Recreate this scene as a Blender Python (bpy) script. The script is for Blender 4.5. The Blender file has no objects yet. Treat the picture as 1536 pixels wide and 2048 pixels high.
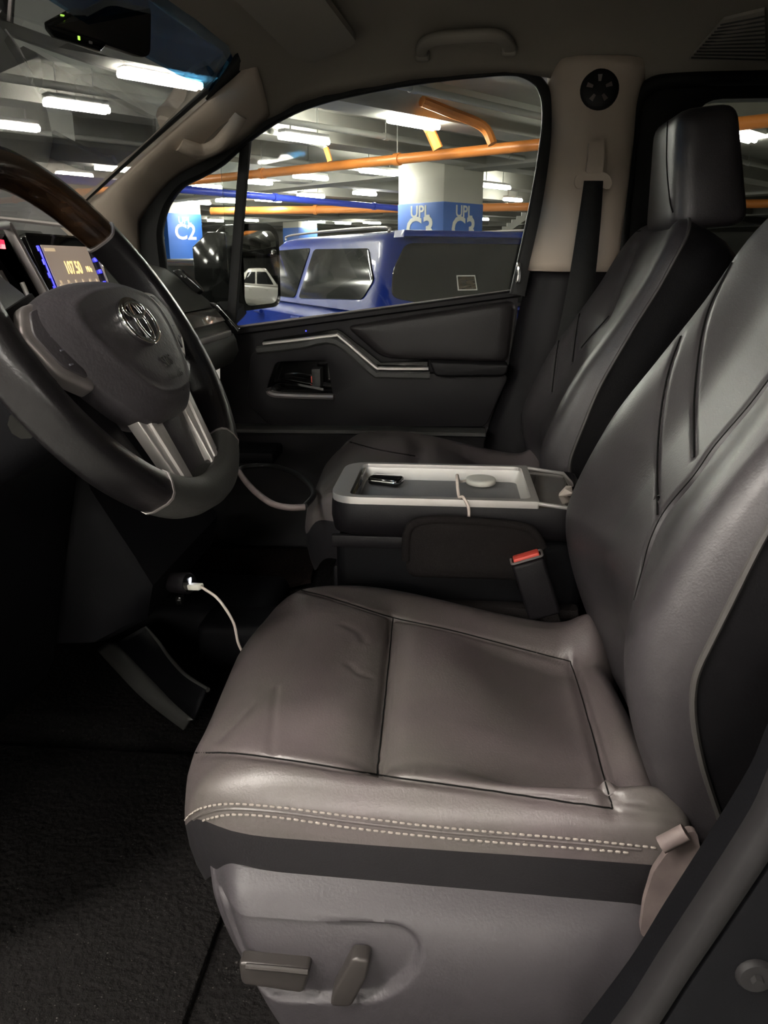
import bpy, bmesh, math, random
from mathutils import Vector, Matrix
from mathutils.bvhtree import BVHTree

# ------------------------------------------------------------------ camera, world, exposure
scene = bpy.context.scene
COL = scene.collection
PITCH, YAW, FPX = math.radians(18.0), math.radians(5.0), 1538.0
CAM = Vector((0, 0, 1.5))
cam_data = bpy.data.cameras.new('camera')
cam_data.sensor_fit = 'HORIZONTAL'; cam_data.sensor_width = 36.0
cam_data.lens = 36.0 * FPX / 1536.0
cam_data.clip_start = 0.02; cam_data.clip_end = 200
cam = bpy.data.objects.new('camera', cam_data); COL.objects.link(cam)
cam.location = CAM
cam.rotation_euler = (math.pi / 2 - PITCH, 0, YAW)
scene.camera = cam

world = bpy.data.worlds.new('world'); scene.world = world
world.use_nodes = True
world.node_tree.nodes['Background'].inputs[0].default_value = (0.55, 0.58, 0.6, 1)
world.node_tree.nodes['Background'].inputs[1].default_value = 0.01     # closed basement: almost nothing but the lamps
vs = scene.view_settings
vs.view_transform = 'Standard'; vs.look = 'None'; vs.gamma = 1.0; vs.use_curve_mapping = False
vs.exposure = 1.95
LAMP = 34.0        # radiance of the fluorescent tubes
scene.cycles.max_bounces = 5
scene.cycles.diffuse_bounces = 3
scene.cycles.use_adaptive_sampling = True
scene.cycles.adaptive_threshold = 0.06
scene.cycles.transparent_max_bounces = 10
scene.cycles.caustics_reflective = False
scene.cycles.caustics_refractive = False
scene.cycles.sample_clamp_indirect = 4.0

# ------------------------------------------------------------------ measuring: pixel of the photograph -> point in the place
_F = Vector((-math.sin(YAW) * math.cos(PITCH), math.cos(YAW) * math.cos(PITCH), -math.sin(PITCH)))
_R = Vector((math.cos(YAW), math.sin(YAW), 0))
_U = _R.cross(_F)
def ray(x, y): return _F + _R * ((x - 768) / FPX) - _U * ((y - 1024) / FPX)
def PY(x, y, v): d = ray(x, y); return CAM + d * (v / d.y)
def PZ(x, y, v): d = ray(x, y); return CAM + d * ((v - CAM.z) / d.z)
def PX(x, y, v): d = ray(x, y); return CAM + d * (v / d.x)
V = Vector
R = math.radians
def lerp(a, b, t): return a + (b - a) * t
def sst(a, b, x):
    t = max(0.0, min(1.0, (x - a) / (b - a))); return t * t * (3 - 2 * t)

# ------------------------------------------------------------------ materials
MATS = {}
def _mat(name):
    m = bpy.data.materials.new(name); m.use_nodes = True
    nt = m.node_tree; b = nt.nodes['Principled BSDF']
    MATS[name] = m
    return m, nt, b
def mat(name, col, rough=0.5, metal=0.0, spec=0.5, noise=None, bump=None, coat=0.0, emit=None, var=None):
    """noise/bump = (scale, strength): relief; var = (scale, other colour): mottled colour"""
    m, nt, b = _mat(name)
    b.inputs['Base Color'].default_value = (*col, 1)
    b.inputs['Roughness'].default_value = rough
    b.inputs['Metallic'].default_value = metal
    b.inputs['Specular IOR Level'].default_value = spec
    b.inputs['Coat Weight'].default_value = coat
    b.inputs['Coat Roughness'].default_value = 0.05
    tc = nt.nodes.new('ShaderNodeTexCoord')
    if emit:
        b.inputs['Emission Color'].default_value = (*emit[0], 1); b.inputs['Emission Strength'].default_value = emit[1]
    if var:
        n = nt.nodes.new('ShaderNodeTexNoise'); n.inputs['Scale'].default_value = var[0]; n.inputs['Detail'].default_value = 5
        mx = nt.nodes.new('ShaderNodeMix'); mx.data_type = 'RGBA'
        mx.inputs[6].default_value = (*col, 1); mx.inputs[7].default_value = (*var[1], 1)
        rp = nt.nodes.new('ShaderNodeMapRange'); rp.inputs[1].default_value = 0.35; rp.inputs[2].default_value = 0.7
        nt.links.new(tc.outputs['Object'], n.inputs['Vector']); nt.links.new(n.outputs[0], rp.inputs[0])
        nt.links.new(rp.outputs[0], mx.inputs[0]); nt.links.new(mx.outputs[2], b.inputs['Base Color'])
    if bump:
        n = nt.nodes.new('ShaderNodeTexNoise'); n.inputs['Scale'].default_value = bump[0]; n.inputs['Detail'].default_value = 3
        bp = nt.nodes.new('ShaderNodeBump'); bp.inputs['Strength'].default_value = bump[1]; bp.inputs['Distance'].default_value = 0.002
        nt.links.new(tc.outputs['Object'], n.inputs['Vector'])
        nt.links.new(n.outputs[0], bp.inputs['Height']); nt.links.new(bp.outputs[0], b.inputs['Normal'])
    return m
def emat(name, col, s):
    m, nt, b = _mat(name)
    b.inputs['Base Color'].default_value = (0.8, 0.8, 0.8, 1)
    b.inputs['Emission Color'].default_value = (*col, 1); b.inputs['Emission Strength'].default_value = s
    return m
def glassmat(name, tint, refl=1.0, rough=0.0):
    m = bpy.data.materials.new(name); m.use_nodes = True; MATS[name] = m
    nt = m.node_tree; nt.nodes.clear()
    o = nt.nodes.new('ShaderNodeOutputMaterial'); t = nt.nodes.new('ShaderNodeBsdfTransparent'); g = nt.nodes.new('ShaderNodeBsdfGlossy')
    fr = nt.nodes.new('ShaderNodeFresnel'); fr.inputs[0].default_value = 1.45
    mu = nt.nodes.new('ShaderNodeMath'); mu.operation = 'MULTIPLY'; mu.inputs[1].default_value = refl
    mx = nt.nodes.new('ShaderNodeMixShader')
    t.inputs[0].default_value = (*tint, 1); g.inputs['Roughness'].default_value = rough
    nt.links.new(fr.outputs[0], mu.inputs[0]); nt.links.new(mu.outputs[0], mx.inputs[0])
    nt.links.new(t.outputs[0], mx.inputs[1]); nt.links.new(g.outputs[0], mx.inputs[2]); nt.links.new(mx.outputs[0], o.inputs[0])
    return m
def woodmat(name, c1, c2):
    m, nt, b = _mat(name)
    tc = nt.nodes.new('ShaderNodeTexCoord'); mp = nt.nodes.new('ShaderNodeMapping'); mp.inputs['Scale'].default_value = (14, 14, 60)
    n = nt.nodes.new('ShaderNodeTexNoise'); n.inputs['Scale'].default_value = 2.0; n.inputs['Detail'].default_value = 6
    cr = nt.nodes.new('ShaderNodeValToRGB'); cr.color_ramp.elements[0].color = (*c1, 1); cr.color_ramp.elements[1].color = (*c2, 1)
    cr.color_ramp.elements[0].position = 0.35; cr.color_ramp.elements[1].position = 0.7
    nt.links.new(tc.outputs['Object'], mp.inputs[0]); nt.links.new(mp.outputs[0], n.inputs['Vector']); nt.links.new(n.outputs[0], cr.inputs[0])
    nt.links.new(cr.outputs[0], b.inputs['Base Color'])
    b.inputs['Roughness'].default_value = 0.25; b.inputs['Coat Weight'].default_value = 0.8; b.inputs['Coat Roughness'].default_value = 0.06
    return m
def carpetmat(name, c, fleck, thr=0.66):
    m, nt, b = _mat(name)
    tc = nt.nodes.new('ShaderNodeTexCoord')
    n = nt.nodes.new('ShaderNodeTexNoise'); n.inputs['Scale'].default_value = 260; n.inputs['Detail'].default_value = 2
    n2 = nt.nodes.new('ShaderNodeTexNoise'); n2.inputs['Scale'].default_value = 110; n2.inputs['Detail'].default_value = 4
    cr = nt.nodes.new('ShaderNodeValToRGB'); cr.color_ramp.elements[0].position = thr; cr.color_ramp.elements[1].position = thr + 0.06
    cr.color_ramp.elements[0].color = (*c, 1); cr.color_ramp.elements[1].color = (*fleck, 1)
    bp = nt.nodes.new('ShaderNodeBump'); bp.inputs['Strength'].default_value = 1.0; bp.inputs['Distance'].default_value = 0.006
    for q in (n, n2): nt.links.new(tc.outputs['Object'], q.inputs['Vector'])
    nt.links.new(n.outputs[0], cr.inputs[0]); nt.links.new(cr.outputs[0], b.inputs['Base Color'])
    nt.links.new(n2.outputs[0], bp.inputs['Height']); nt.links.new(bp.outputs[0], b.inputs['Normal'])
    b.inputs['Roughness'].default_value = 0.9; b.inputs['Specular IOR Level'].default_value = 0.1
    return m
M = MATS
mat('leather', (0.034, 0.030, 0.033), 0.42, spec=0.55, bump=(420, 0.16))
mat('leather_side_shaded', (0.017, 0.0155, 0.0175), 0.5, spec=0.35, bump=(420, 0.16))  # darker copy of the seat leather, shade on the cushion side put in
mat('leather_worn_sheen', (0.098, 0.078, 0.081), 0.39, spec=0.7, bump=(420, 0.16), var=(7.0, (0.090, 0.080, 0.074)))  # worn leather; the paler base also paints in the sheen of the cushions
mat('leather_door', (0.017, 0.0145, 0.0155), 0.5, spec=0.35, bump=(420, 0.16))
mat('leather_dark', (0.007, 0.0065, 0.0075), 0.5, spec=0.2, bump=(420, 0.16))  # darkest copy of the seat leather, paints the shade on backrest sides
mat('seam', (0.006, 0.006, 0.006), 0.8, spec=0.1)
mat('piping', (0.05, 0.046, 0.044), 0.5)
mat('thread', (0.34, 0.30, 0.27), 0.7)
mat('plastic', (0.009, 0.008, 0.0095), 0.5, spec=0.2, bump=(500, 0.12))
mat('plastic_black', (0.0035, 0.0035, 0.0045), 0.62, spec=0.1, bump=(500, 0.12))
mat('plastic_grey', (0.048, 0.043, 0.048), 0.48, spec=0.5, bump=(300, 0.2))
mat('plastic_soft', (0.045, 0.045, 0.043), 0.55, spec=0.4, bump=(350, 0.2))
mat('plastic_dash', (0.09, 0.092, 0.085), 0.55, spec=0.4, bump=(350, 0.2))
mat('rubber', (0.009, 0.009, 0.009), 0.55, spec=0.3)
mat('gloss_black', (0.006, 0.006, 0.006), 0.08, spec=0.5)
mat('silver', (0.66, 0.63, 0.61), 0.34, metal=0.55)
mat('silver_dim', (0.33, 0.30, 0.295), 0.36, metal=0.55)
mat('switch_metal', (0.05, 0.044, 0.042), 0.34, metal=0.3)
mat('rim_leather', (0.010, 0.009, 0.010), 0.3, spec=0.45, bump=(420, 0.12))
mat('seal_grey', (0.013, 0.012, 0.013), 0.6, spec=0.25)
mat('chrome', (0.85, 0.85, 0.86), 0.06, metal=1.0)
mat('headliner', (0.36, 0.325, 0.275), 0.9, spec=0.1, bump=(700, 0.3))
mat('pillar', (0.62, 0.52, 0.43), 0.6, spec=0.3, bump=(500, 0.15))
mat('pillar_shaded', (0.42, 0.38, 0.33), 0.65, spec=0.3, bump=(500, 0.15))  # dimmer copy of the pillar beige, painted shade for recess and groove
mat('belt', (0.018, 0.018, 0.018), 0.75, spec=0.2, bump=(600, 0.4))
mat('red_button', (0.75, 0.09, 0.065), 0.45)
mat('white_plastic', (0.88, 0.85, 0.76), 0.4)
mat('cable', (0.72, 0.62, 0.56), 0.5)
mat('paper', (0.75, 0.66, 0.6), 0.9)
mat('tray_lining', (0.24, 0.235, 0.24), 0.6, bump=(400, 0.2))
mat('tray_wall', (0.62, 0.6, 0.57), 0.42, metal=0.3)
mat('felt', (0.014, 0.012, 0.012), 0.95, spec=0.1, bump=(500, 0.5))
mat('visor', (0.36, 0.33, 0.285), 0.85, spec=0.1, bump=(600, 0.25))
mat('label_yellow', (0.7, 0.5, 0.12), 0.6)
mat('label_white', (0.75, 0.72, 0.7), 0.5)
mat('mark', (0.16, 0.16, 0.19), 0.5)
mat('taupe', (0.19, 0.148, 0.14), 0.65, bump=(80, 0.3), var=(30, (0.13, 0.10, 0.096)))
woodmat('wood', (0.012, 0.006, 0.003), (0.06, 0.03, 0.014))
woodmat('wood_dash', (0.02, 0.014, 0.008), (0.085, 0.06, 0.035))
carpetmat('carpet', (0.008, 0.0072, 0.0072), (0.09, 0.085, 0.08), 0.68)
carpetmat('carpet_brown', (0.016, 0.011, 0.010), (0.04, 0.03, 0.027), 0.6)
glassmat('glass', (0.90, 0.93, 0.91), 1.0)
glassmat('windscreen', (0.88, 0.91, 0.89), 0.8)
glassmat('shade_band', (0.05, 0.21, 0.42), 0.15)
mat('mirror', (0.8, 0.8, 0.8), 0.02, metal=1.0)
mat('dark_mirror', (0.05, 0.045, 0.04), 0.15, metal=0.6)
emat('led_green', (0.4, 0.9, 0.02), 0.3)
emat('led_blue', (0.01, 0.01, 1.0), 0.8)
emat('led_red', (1.0, 0.02, 0.05), 0.4)
emat('led_white', (0.8, 0.85, 1.0), 0.7)
emat('screen_bg', (0.30, 0.19, 0.12), 0.13)
emat('screen_bar', (0.14, 0.18, 0.2), 0.16)
emat('screen_text', (1.0, 0.62, 0.2), 0.42)
emat('screen_dim', (0.6, 0.42, 0.22), 0.22)
# the garage
mat('concrete', (0.40, 0.39, 0.35), 0.85, bump=(20, 0.3), var=(0.7, (0.30, 0.30, 0.27)))
mat('slab', (0.36, 0.355, 0.32), 0.9, bump=(10, 0.3), var=(0.5, (0.26, 0.26, 0.235)))
mat('garage_floor', (0.30, 0.30, 0.285), 0.45, var=(0.8, (0.22, 0.22, 0.21)))
mat('column_paint', (0.45, 0.44, 0.38), 0.6, var=(2.0, (0.40, 0.39, 0.34)))
mat('sign_blue', (0.022, 0.105, 0.40), 0.5)
mat('sign_white', (0.60, 0.61, 0.56), 0.5)
mat('pipe_orange', (0.62, 0.21, 0.04), 0.4)
mat('pipe_grey', (0.34, 0.34, 0.31), 0.6)
mat('pipe_blue', (0.02, 0.05, 0.50), 0.4)
mat('lamp_body', (0.7, 0.7, 0.68), 0.5)
emat('tube', (1.0, 0.945, 0.86), LAMP)
mat('paint_blue', (0.006, 0.026, 0.23), 0.4, coat=0.2, spec=0.3)
mat('paint_white', (0.62, 0.60, 0.55), 0.3, coat=0.6)
mat('paint_dark', (0.03, 0.03, 0.032), 0.25, coat=0.8)
mat('paint_silver', (0.35, 0.35, 0.34), 0.3, metal=0.5, coat=0.6)
mat('car_glass', (0.014, 0.015, 0.015), 0.10, spec=0.15)
mat('tail_red', (0.35, 0.02, 0.02), 0.2)
mat('tyre', (0.02, 0.02, 0.02), 0.8)

# ------------------------------------------------------------------ mesh building
def frame_from(n, up=V((0, 0, 1))):
    n = V(n).normalized(); x = V(up).cross(n)
    if x.length < 1e-5: x = V((1, 0, 0))
    x.normalize(); return x, n.cross(x), n
def spline(pts, n=8, closed=False):
    P = [V(p) for p in pts]; out = []; m = len(P)
    for i in range(m if closed else m - 1):
        if closed: a, b, c, d = P[(i - 1) % m], P[i], P[(i + 1) % m], P[(i + 2) % m]
        else: a, b, c, d = P[max(i - 1, 0)], P[i], P[i + 1], P[min(i + 2, m - 1)]
        for k in range(n):
            t = k / n
            out.append(0.5 * ((2 * b) + (c - a) * t + (2 * a - 5 * b + 4 * c - d) * t * t + (3 * b - a - 3 * c + d) * t ** 3))
    if not closed: out.append(P[-1])
    return out
def roundpoly(poly, r, n=4):
    """2D/3D polygon with rounded corners"""
    P = [V(p) for p in poly]; out = []; m = len(P)
    for i in range(m):
        a, b, c = P[i - 1], P[i], P[(i + 1) % m]
        ra = min(r[i] if isinstance(r, (list, tuple)) else r, (a - b).length * 0.48, (c - b).length * 0.48)
        p, q = b + (a - b).normalized() * ra, b + (c - b).normalized() * ra
        for k in range(n + 1):
            t = k / n; out.append(p * (1 - t) ** 2 + b * (2 * t * (1 - t)) + q * t * t)
    return out
class MB:
    def __init__(s): s.v = []; s.f = []
    def add(s, vs, fs):
        o = len(s.v); s.v += [V(p) for p in vs]; s.f += [[i + o for i in f] for f in fs]; return s
    def bm(s, b, mtx=None):
        b.verts.index_update()
        s.add([(mtx @ v.co) if mtx else v.co for v in b.verts], [[v.index for v in f.verts] for f in b.faces]); b.free(); return s
    def box(s, c, size, rot=None, bev=0.0, seg=2):
        b = bmesh.new(); bmesh.ops.create_cube(b, size=1)
        for v in b.verts: v.co = V((v.co.x * size[0], v.co.y * size[1], v.co.z * size[2]))
        if bev > 0: bmesh.ops.bevel(b, geom=list(b.edges), offset=bev, segments=seg, affect='EDGES', profile=0.5)
        m = Matrix.Translation(V(c))
        if rot is not None: m = m @ (rot.to_4x4() if isinstance(rot, Matrix) else Matrix(((1, 0, 0), (0, 1, 0), (0, 0, 1))).to_4x4())
        return s.bm(b, m)
    def tube(s, pts, r, n=8, closed=False, flat=None, up=None, cap=True):
        """sweep; flat=(a,b): elliptical half sizes with a along `up`"""
        P = [V(p) for p in pts]; m = len(P); vs = []; fs = []; prev = None
        for i in range(m):
            if closed: t = P[(i + 1) % m] - P[i - 1]
            else: t = P[min(i + 1, m - 1)] - P[max(i - 1, 0)]
            if t.length < 1e-9: t = V((0, 0, 1))
            t.normalize()
            if up is not None: x = V(up) - t * t.dot(V(up))
            elif prev is None: x = V((0, 0, 1)).cross(t); x = x if x.length > 0.1 else V((1, 0, 0)).cross(t)
            else: x = prev - t * t.dot(prev)
            x.normalize(); prev = x; y = t.cross(x)
            rr = r[i] if isinstance(r, (list, tuple)) else r
            for k in range(n):
                a = 2 * math.pi * k / n
                if flat:
                    ca, sa = math.cos(a), math.sin(a); e = 0.6
                    ca = math.copysign(abs(ca) ** e, ca); sa = math.copysign(abs(sa) ** e, sa)
                    vs.append(P[i] + x * ca * flat[0] * (rr or 1) + y * sa * flat[1] * (rr or 1))
                else: vs.append(P[i] + x * math.cos(a) * rr + y * math.sin(a) * rr)
        for i in range(m if closed else m - 1):
            for k in range(n):
                a, b = i * n + k, i * n + (k + 1) % n; c, d = ((i + 1) % m) * n + (k + 1) % n, ((i + 1) % m) * n + k
                fs.append([a, b, c, d])
        if cap and not closed:
            fs.append(list(range(n))[::-1]); fs.append([(m - 1) * n + k for k in range(n)])
        return s.add(vs, fs)
    def loft(s, secs, closed=True, cap=True):
        n = len(secs[0]); vs = [p for q in secs for p in q]; fs = []
        for i in range(len(secs) - 1):
            for k in range(n if closed else n - 1):
                a, b = i * n + k, i * n + (k + 1) % n
                fs.append([a, b, b + n, a + n])
        if cap and closed:
            fs.append(list(range(n))[::-1]); fs.append([(len(secs) - 1) * n + k for k in range(n)])
        return s.add(vs, fs)
    def slab(s, poly, vec, bev=0.0, seg=2, hole=None):
        """planar 3D polygon pushed along vec; the rim of the far face bevelled; optional holes"""
        b = bmesh.new(); P = [V(p) for p in poly]; vec = V(vec)
        def loop(Q):
            vv = [b.verts.new(p) for p in Q]
            return [b.edges.new((vv[i], vv[(i + 1) % len(vv)])) for i in range(len(vv))], vv
        if hole:
            es, vv = loop(P); holes = []
            for h in hole:
                e2, v2 = loop([V(p) for p in h]); es += e2; holes.append(v2)
            bmesh.ops.triangle_fill(b, edges=es, use_beauty=True)
            fs = list(b.faces)
        else:
            vv = [b.verts.new(p) for p in P]; fs = [b.faces.new(vv)]
        r = bmesh.ops.extrude_face_region(b, geom=fs, use_keep_orig=True)
        nv = [g for g in r['geom'] if isinstance(g, bmesh.types.BMVert)]
        nset = set(nv)
        for v in nv: v.co += vec
        bmesh.ops.recalc_face_normals(b, faces=list(b.faces))
        if bev > 0:
            top = [f for f in b.faces if all(v in nset for v in f.verts)]; ts = set(top)
            rim = [e for e in b.edges if len(e.link_faces) == 2 and sum(f in ts for f in e.link_faces) == 1]
            bmesh.ops.bevel(b, geom=rim, offset=bev, segments=seg, affect='EDGES', profile=0.5, clamp_overlap=True)
        return s.bm(b)
    def grid(s, rows):
        n = len(rows[0]); vs = [p for r in rows for p in r]; fs = []
        for i in range(len(rows) - 1):
            for k in range(n - 1):
                a = i * n + k; fs.append([a, a + 1, a + n + 1, a + n])
        return s.add(vs, fs)
    def lathe(s, prof, o, axis, n=20):
        """prof = [(radius, height)] about axis at o"""
        x, y, z = frame_from(axis); vs = []; fs = []; o = V(o)
        for r, h in prof:
            for k in range(n):
                a = 2 * math.pi * k / n; vs.append(o + z * h + (x * math.cos(a) + y * math.sin(a)) * max(r, 1e-4))
        for i in range(len(prof) - 1):
            for k in range(n):
                a, b = i * n + k, i * n + (k + 1) % n; fs.append([a, b, b + n, a + n])
        fs.append(list(range(n))[::-1]); fs.append([(len(prof) - 1) * n + k for k in range(n)])
        return s.add(vs, fs)
    def ball(s, c, rx, ry, rz, n=12, m=8):
        c = V(c); vs = []; fs = []
        for i in range(m + 1):
            a = math.pi * i / m
            for k in range(n):
                t = 2 * math.pi * k / n
                vs.append(c + V((math.sin(a) * math.cos(t) * rx, math.sin(a) * math.sin(t) * ry, math.cos(a) * rz)))
        for i in range(m):
            for k in range(n):
                a, b = i * n + k, i * n + (k + 1) % n; fs.append([a, b, b + n, a + n])
        return s.add(vs, fs)
    def mesh(s, name, m, origin, smooth=True, angle=40):
        me = bpy.data.meshes.new(name); o = V(origin)
        me.from_pydata([tuple(p - o) for p in s.v], [], s.f); me.validate()
        b = bmesh.new(); b.from_mesh(me); bmesh.ops.remove_doubles(b, verts=list(b.verts), dist=1e-6)
        bmesh.ops.recalc_face_normals(b, faces=list(b.faces)); b.to_mesh(me); b.free()
        me.materials.append(MATS[m])
        if smooth:
            for p in me.polygons: p.use_smooth = True
            me.set_sharp_from_angle(angle=math.radians(angle))
        return me
ORIG = {}
def tag(o, label=None, cat=None, group=None, kind=None):
    for k, v in (('label', label), ('category', cat), ('group', group), ('kind', kind)):
        if v: o[k] = v
    return o
def empty(name, loc, label, cat, group=None, kind=None):
    o = bpy.data.objects.new(name, None); COL.objects.link(o); o.location = loc; o.empty_display_size = 0.05
    ORIG[o.name] = V(loc)
    return tag(o, label, cat, group, kind)
def part(name, mb, m, parent, label=None, smooth=True, angle=40, kind=None):
    """a part: its mesh sits in the frame of the top-level thing"""
    org = ORIG[parent.name]
    o = bpy.data.objects.new(name, mb.mesh(name, m, org, smooth, angle)); COL.objects.link(o); o.parent = parent
    ORIG[o.name] = org
    return tag(o, label, kind=kind)
def whole(name, mb, m, label, cat, group=None, kind=None, smooth=True, angle=40):
    xs = [p.x for p in mb.v]; ys = [p.y for p in mb.v]; zs = [p.z for p in mb.v]
    org = V(((min(xs) + max(xs)) / 2, (min(ys) + max(ys)) / 2, min(zs)))
    o = bpy.data.objects.new(name, mb.mesh(name, m, org, smooth, angle)); COL.objects.link(o); o.location = org
    ORIG[o.name] = org
    return tag(o, label, cat, group, kind)
def solid(o, t, off=1.0):
    md = o.modifiers.new('thickness', 'SOLIDIFY'); md.thickness = t; md.offset = off; return o
def bvh(mb): return BVHTree.FromPolygons([tuple(p) for p in mb.v], mb.f)
def hit(tree, x, y, lift=0.0):
    d = ray(x, y).normalized(); r = tree.ray_cast(CAM, d)
    if r[0] is None: return None
    n = r[1]; n = -n if n.dot(d) > 0 else n
    return r[0] + n * lift
def on_surface(tree, pts, n=6, lift=0.0):
    out = []
    for p in spline([(a, b, 0) for a, b in pts], n):
        h = hit(tree, p.x, p.y, lift)
        if h is not None and (not out or (h - out[-1]).length < 0.12): out.append(h)
    return out
def carve(mb, line, width, depth, skirt=None):
    """press a groove along a polyline into the vertices of mb"""
    if len(line) < 2: return
    me = bmesh.new(); vs = [me.verts.new(p) for p in mb.v]
    for f in mb.f:
        try: me.faces.new([vs[i] for i in f])
        except ValueError: pass
    me.normal_update()
    lo = V((min(p.x for p in line), min(p.y for p in line), min(p.z for p in line))); hi = V((max(p.x for p in line), max(p.y for p in line), max(p.z for p in line)))
    w2 = width * 2.5
    for i, v in enumerate(vs):
        p = mb.v[i]
        if not (lo.x - w2 < p.x < hi.x + w2 and lo.y - w2 < p.y < hi.y + w2 and lo.z - w2 < p.z < hi.z + w2): continue
        d = 1e9
        for k in range(len(line) - 1):
            a, b = line[k], line[k + 1]; ab = b - a; L = ab.length_squared
            t = max(0, min(1, (p - a).dot(ab) / L)) if L > 0 else 0
            d = min(d, (p - a - ab * t).length)
        if d < w2:
            n = v.normal; n = -n if n.dot(p - CAM) > 0 else n
            mb.v[i] = p - n * depth * math.exp(-(d / width) ** 2)
    me.free()
def text_into(mb, body, o, ex, ey, size, depth=0.0015, align='CENTER', xs=1.0, bold=0.0):
    cu = bpy.data.curves.new('lettering', 'FONT'); cu.body = body; cu.size = 1.0; cu.align_x = align; cu.align_y = 'CENTER'
    cu.extrude = 0.5; cu.offset = bold; cu.resolution_u = 3
    ob = bpy.data.objects.new('lettering', cu); COL.objects.link(ob)
    bpy.context.view_layer.update()
    me = bpy.data.meshes.new_from_object(ob.evaluated_get(bpy.context.evaluated_depsgraph_get()))
    ex, ey = V(ex).normalized(), V(ey).normalized(); ez = ex.cross(ey)
    mb.add([V(o) + ex * v.co.x * size * xs + ey * v.co.y * size + ez * v.co.z * depth for v in me.vertices], [list(p.vertices) for p in me.polygons])
    bpy.data.objects.remove(ob); bpy.data.curves.remove(cu); bpy.data.meshes.remove(me)
    return mb

# ================================================================== the basement car park outside the van
GA = R(50)
E1 = V((math.cos(GA), math.sin(GA), 0)); E2 = V((-math.sin(GA), math.cos(GA), 0)); ZZ = V((0, 0, 1))
ZC, ZL = 3.3, 2.9
whole('garage_floor', MB().box((0, 14, -0.1), (80, 62, 0.2)), 'garage_floor', 'grey polished concrete floor of the basement car park', 'floor', kind='structure', smooth=False)
gc = whole('garage_ceiling', MB().box((0, 14, ZC + 0.15), (80, 62, 0.3)), 'slab', 'grey concrete ceiling slab of the basement car park', 'ceiling', kind='structure', smooth=False)
whole('wall_far', MB().box((0, 42, 1.6), (80, 0.3, 3.4)), 'concrete', 'pale concrete wall at the far end of the car park', 'wall', kind='structure', smooth=False)
whole('wall_near', MB().box((0, -13, 1.6), (80, 0.3, 3.4)), 'concrete', 'pale concrete wall of the car park behind the photographer', 'wall', kind='structure', smooth=False)
whole('wall_west', MB().box((-32, 14, 1.6), (0.3, 56, 3.4)), 'concrete', 'pale concrete side wall of the car park ahead of the van', 'wall', kind='structure', smooth=False)
whole('wall_east', MB().box((32, 14, 1.6), (0.3, 56, 3.4)), 'concrete', 'pale concrete side wall of the car park behind the van', 'wall', kind='structure', smooth=False)
def rotm(x, y, z=ZZ): return Matrix((x, y, z)).transposed()
for k in range(-5, 14):                       # ribs running the way the lamps run
    c = V((0, 8, 0)) + E2 * (k * 2.1 - 1.0)
    part('beam', MB().box((c.x, c.y, ZC - 0.17), (60, 0.42, 0.36), rotm(E1, E2)), 'concrete', gc, smooth=False)
for k in range(-2, 4):                        # deep girders across
    c = V((0, 8, 0)) + E1 * (k * 8.2 + 4.5)
    part('girder', MB().box((c.x, c.y, ZC - 0.19), (0.5, 60, 0.40), rotm(E1, E2)), 'slab', gc, smooth=False)

# ---- fluorescent lamps
lamp_proto = {}
def lamp(c, L, label, group=None):
    key = round(L, 1)
    org = V((c.x, c.y, c.z))
    t = empty('ceiling_lamp', org, label, 'lamp', group)
    if key not in lamp_proto:
        L2 = key / 2; a = MB().box((0, 0, 0.06), (key, 0.13, 0.05), bev=0.012).box((-L2 * 0.6, 0, 0.24), (0.012, 0.012, 0.33)).box((L2 * 0.6, 0, 0.24), (0.012, 0.012, 0.33))
        tubes = []
        for y in (-0.038, 0.038):
            tubes.append(MB().tube([(-L2, y, 0), (L2, y, 0)], 0.03, 8).mesh('fluorescent_tube', 'tube', (0, 0, 0)))
        lamp_proto[key] = (a.mesh('lamp_housing', 'lamp_body', (0, 0, 0), False), tubes)
    h, tb = lamp_proto[key]
    for nm, me in [('lamp_housing', h)] + [('fluorescent_tube', q) for q in tb]:
        o = bpy.data.objects.new(nm, me); COL.objects.link(o); o.parent = t
    t.rotation_euler = (0, 0, GA)
    return t
def lampx(a, b, label, group=None):
    m = PZ((a[0] + b[0]) / 2, (a[1] + b[1]) / 2, ZL)
    # length that spans the same width in the photograph
    def px(p):
        v = p - CAM; return 768 + FPX * v.dot(_R) / v.dot(_F)
    w = px(m + E1 * 0.5) - px(m - E1 * 0.5)
    L = max(0.6, min(1.5, (b[0] - a[0]) / max(w, 1)))
    lamp(m, L, label, group)
lampx((245, 145), (400, 175), 'bright fluorescent lamp seen through the windscreen just under the rear-view mirror')
lampx((88, 205), (221, 222), 'bright fluorescent lamp in the middle of the windscreen view')
lampx((-40, 242), (80, 262), 'fluorescent lamp cut by the frame edge above the wooden wheel rim')
lampx((130, 348), (168, 352), 'small far lamp seen low in the windscreen beside the wheel rim')
lampx((207, 337), (250, 340), 'small far lamp at the foot of the windscreen beside the pillar')
lampx((563, 273), (655, 285), 'fluorescent lamp high in the front part of the passenger window')
lampx((780, 240), (876, 255), 'fluorescent lamp high in the passenger window above the column')
lampx((590, 350), (653, 360), 'double lamp under the orange pipe, left of the pale column')
lampx((725, 340), (793, 350), 'double lamp under the orange pipe, right beside the pale column')
lampx((490, 362), (540, 368), 'far lamp just behind the black window divider bar')
lampx((387, 370), (442, 378), 'largest lamp seen through the small quarter window')
lampx((962, 370), (1016, 377), 'lamp right of the pale column in the passenger window')
lampx((1436, 262), (1505, 282), 'fluorescent lamp seen through the rear side window beside the headrest')
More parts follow.
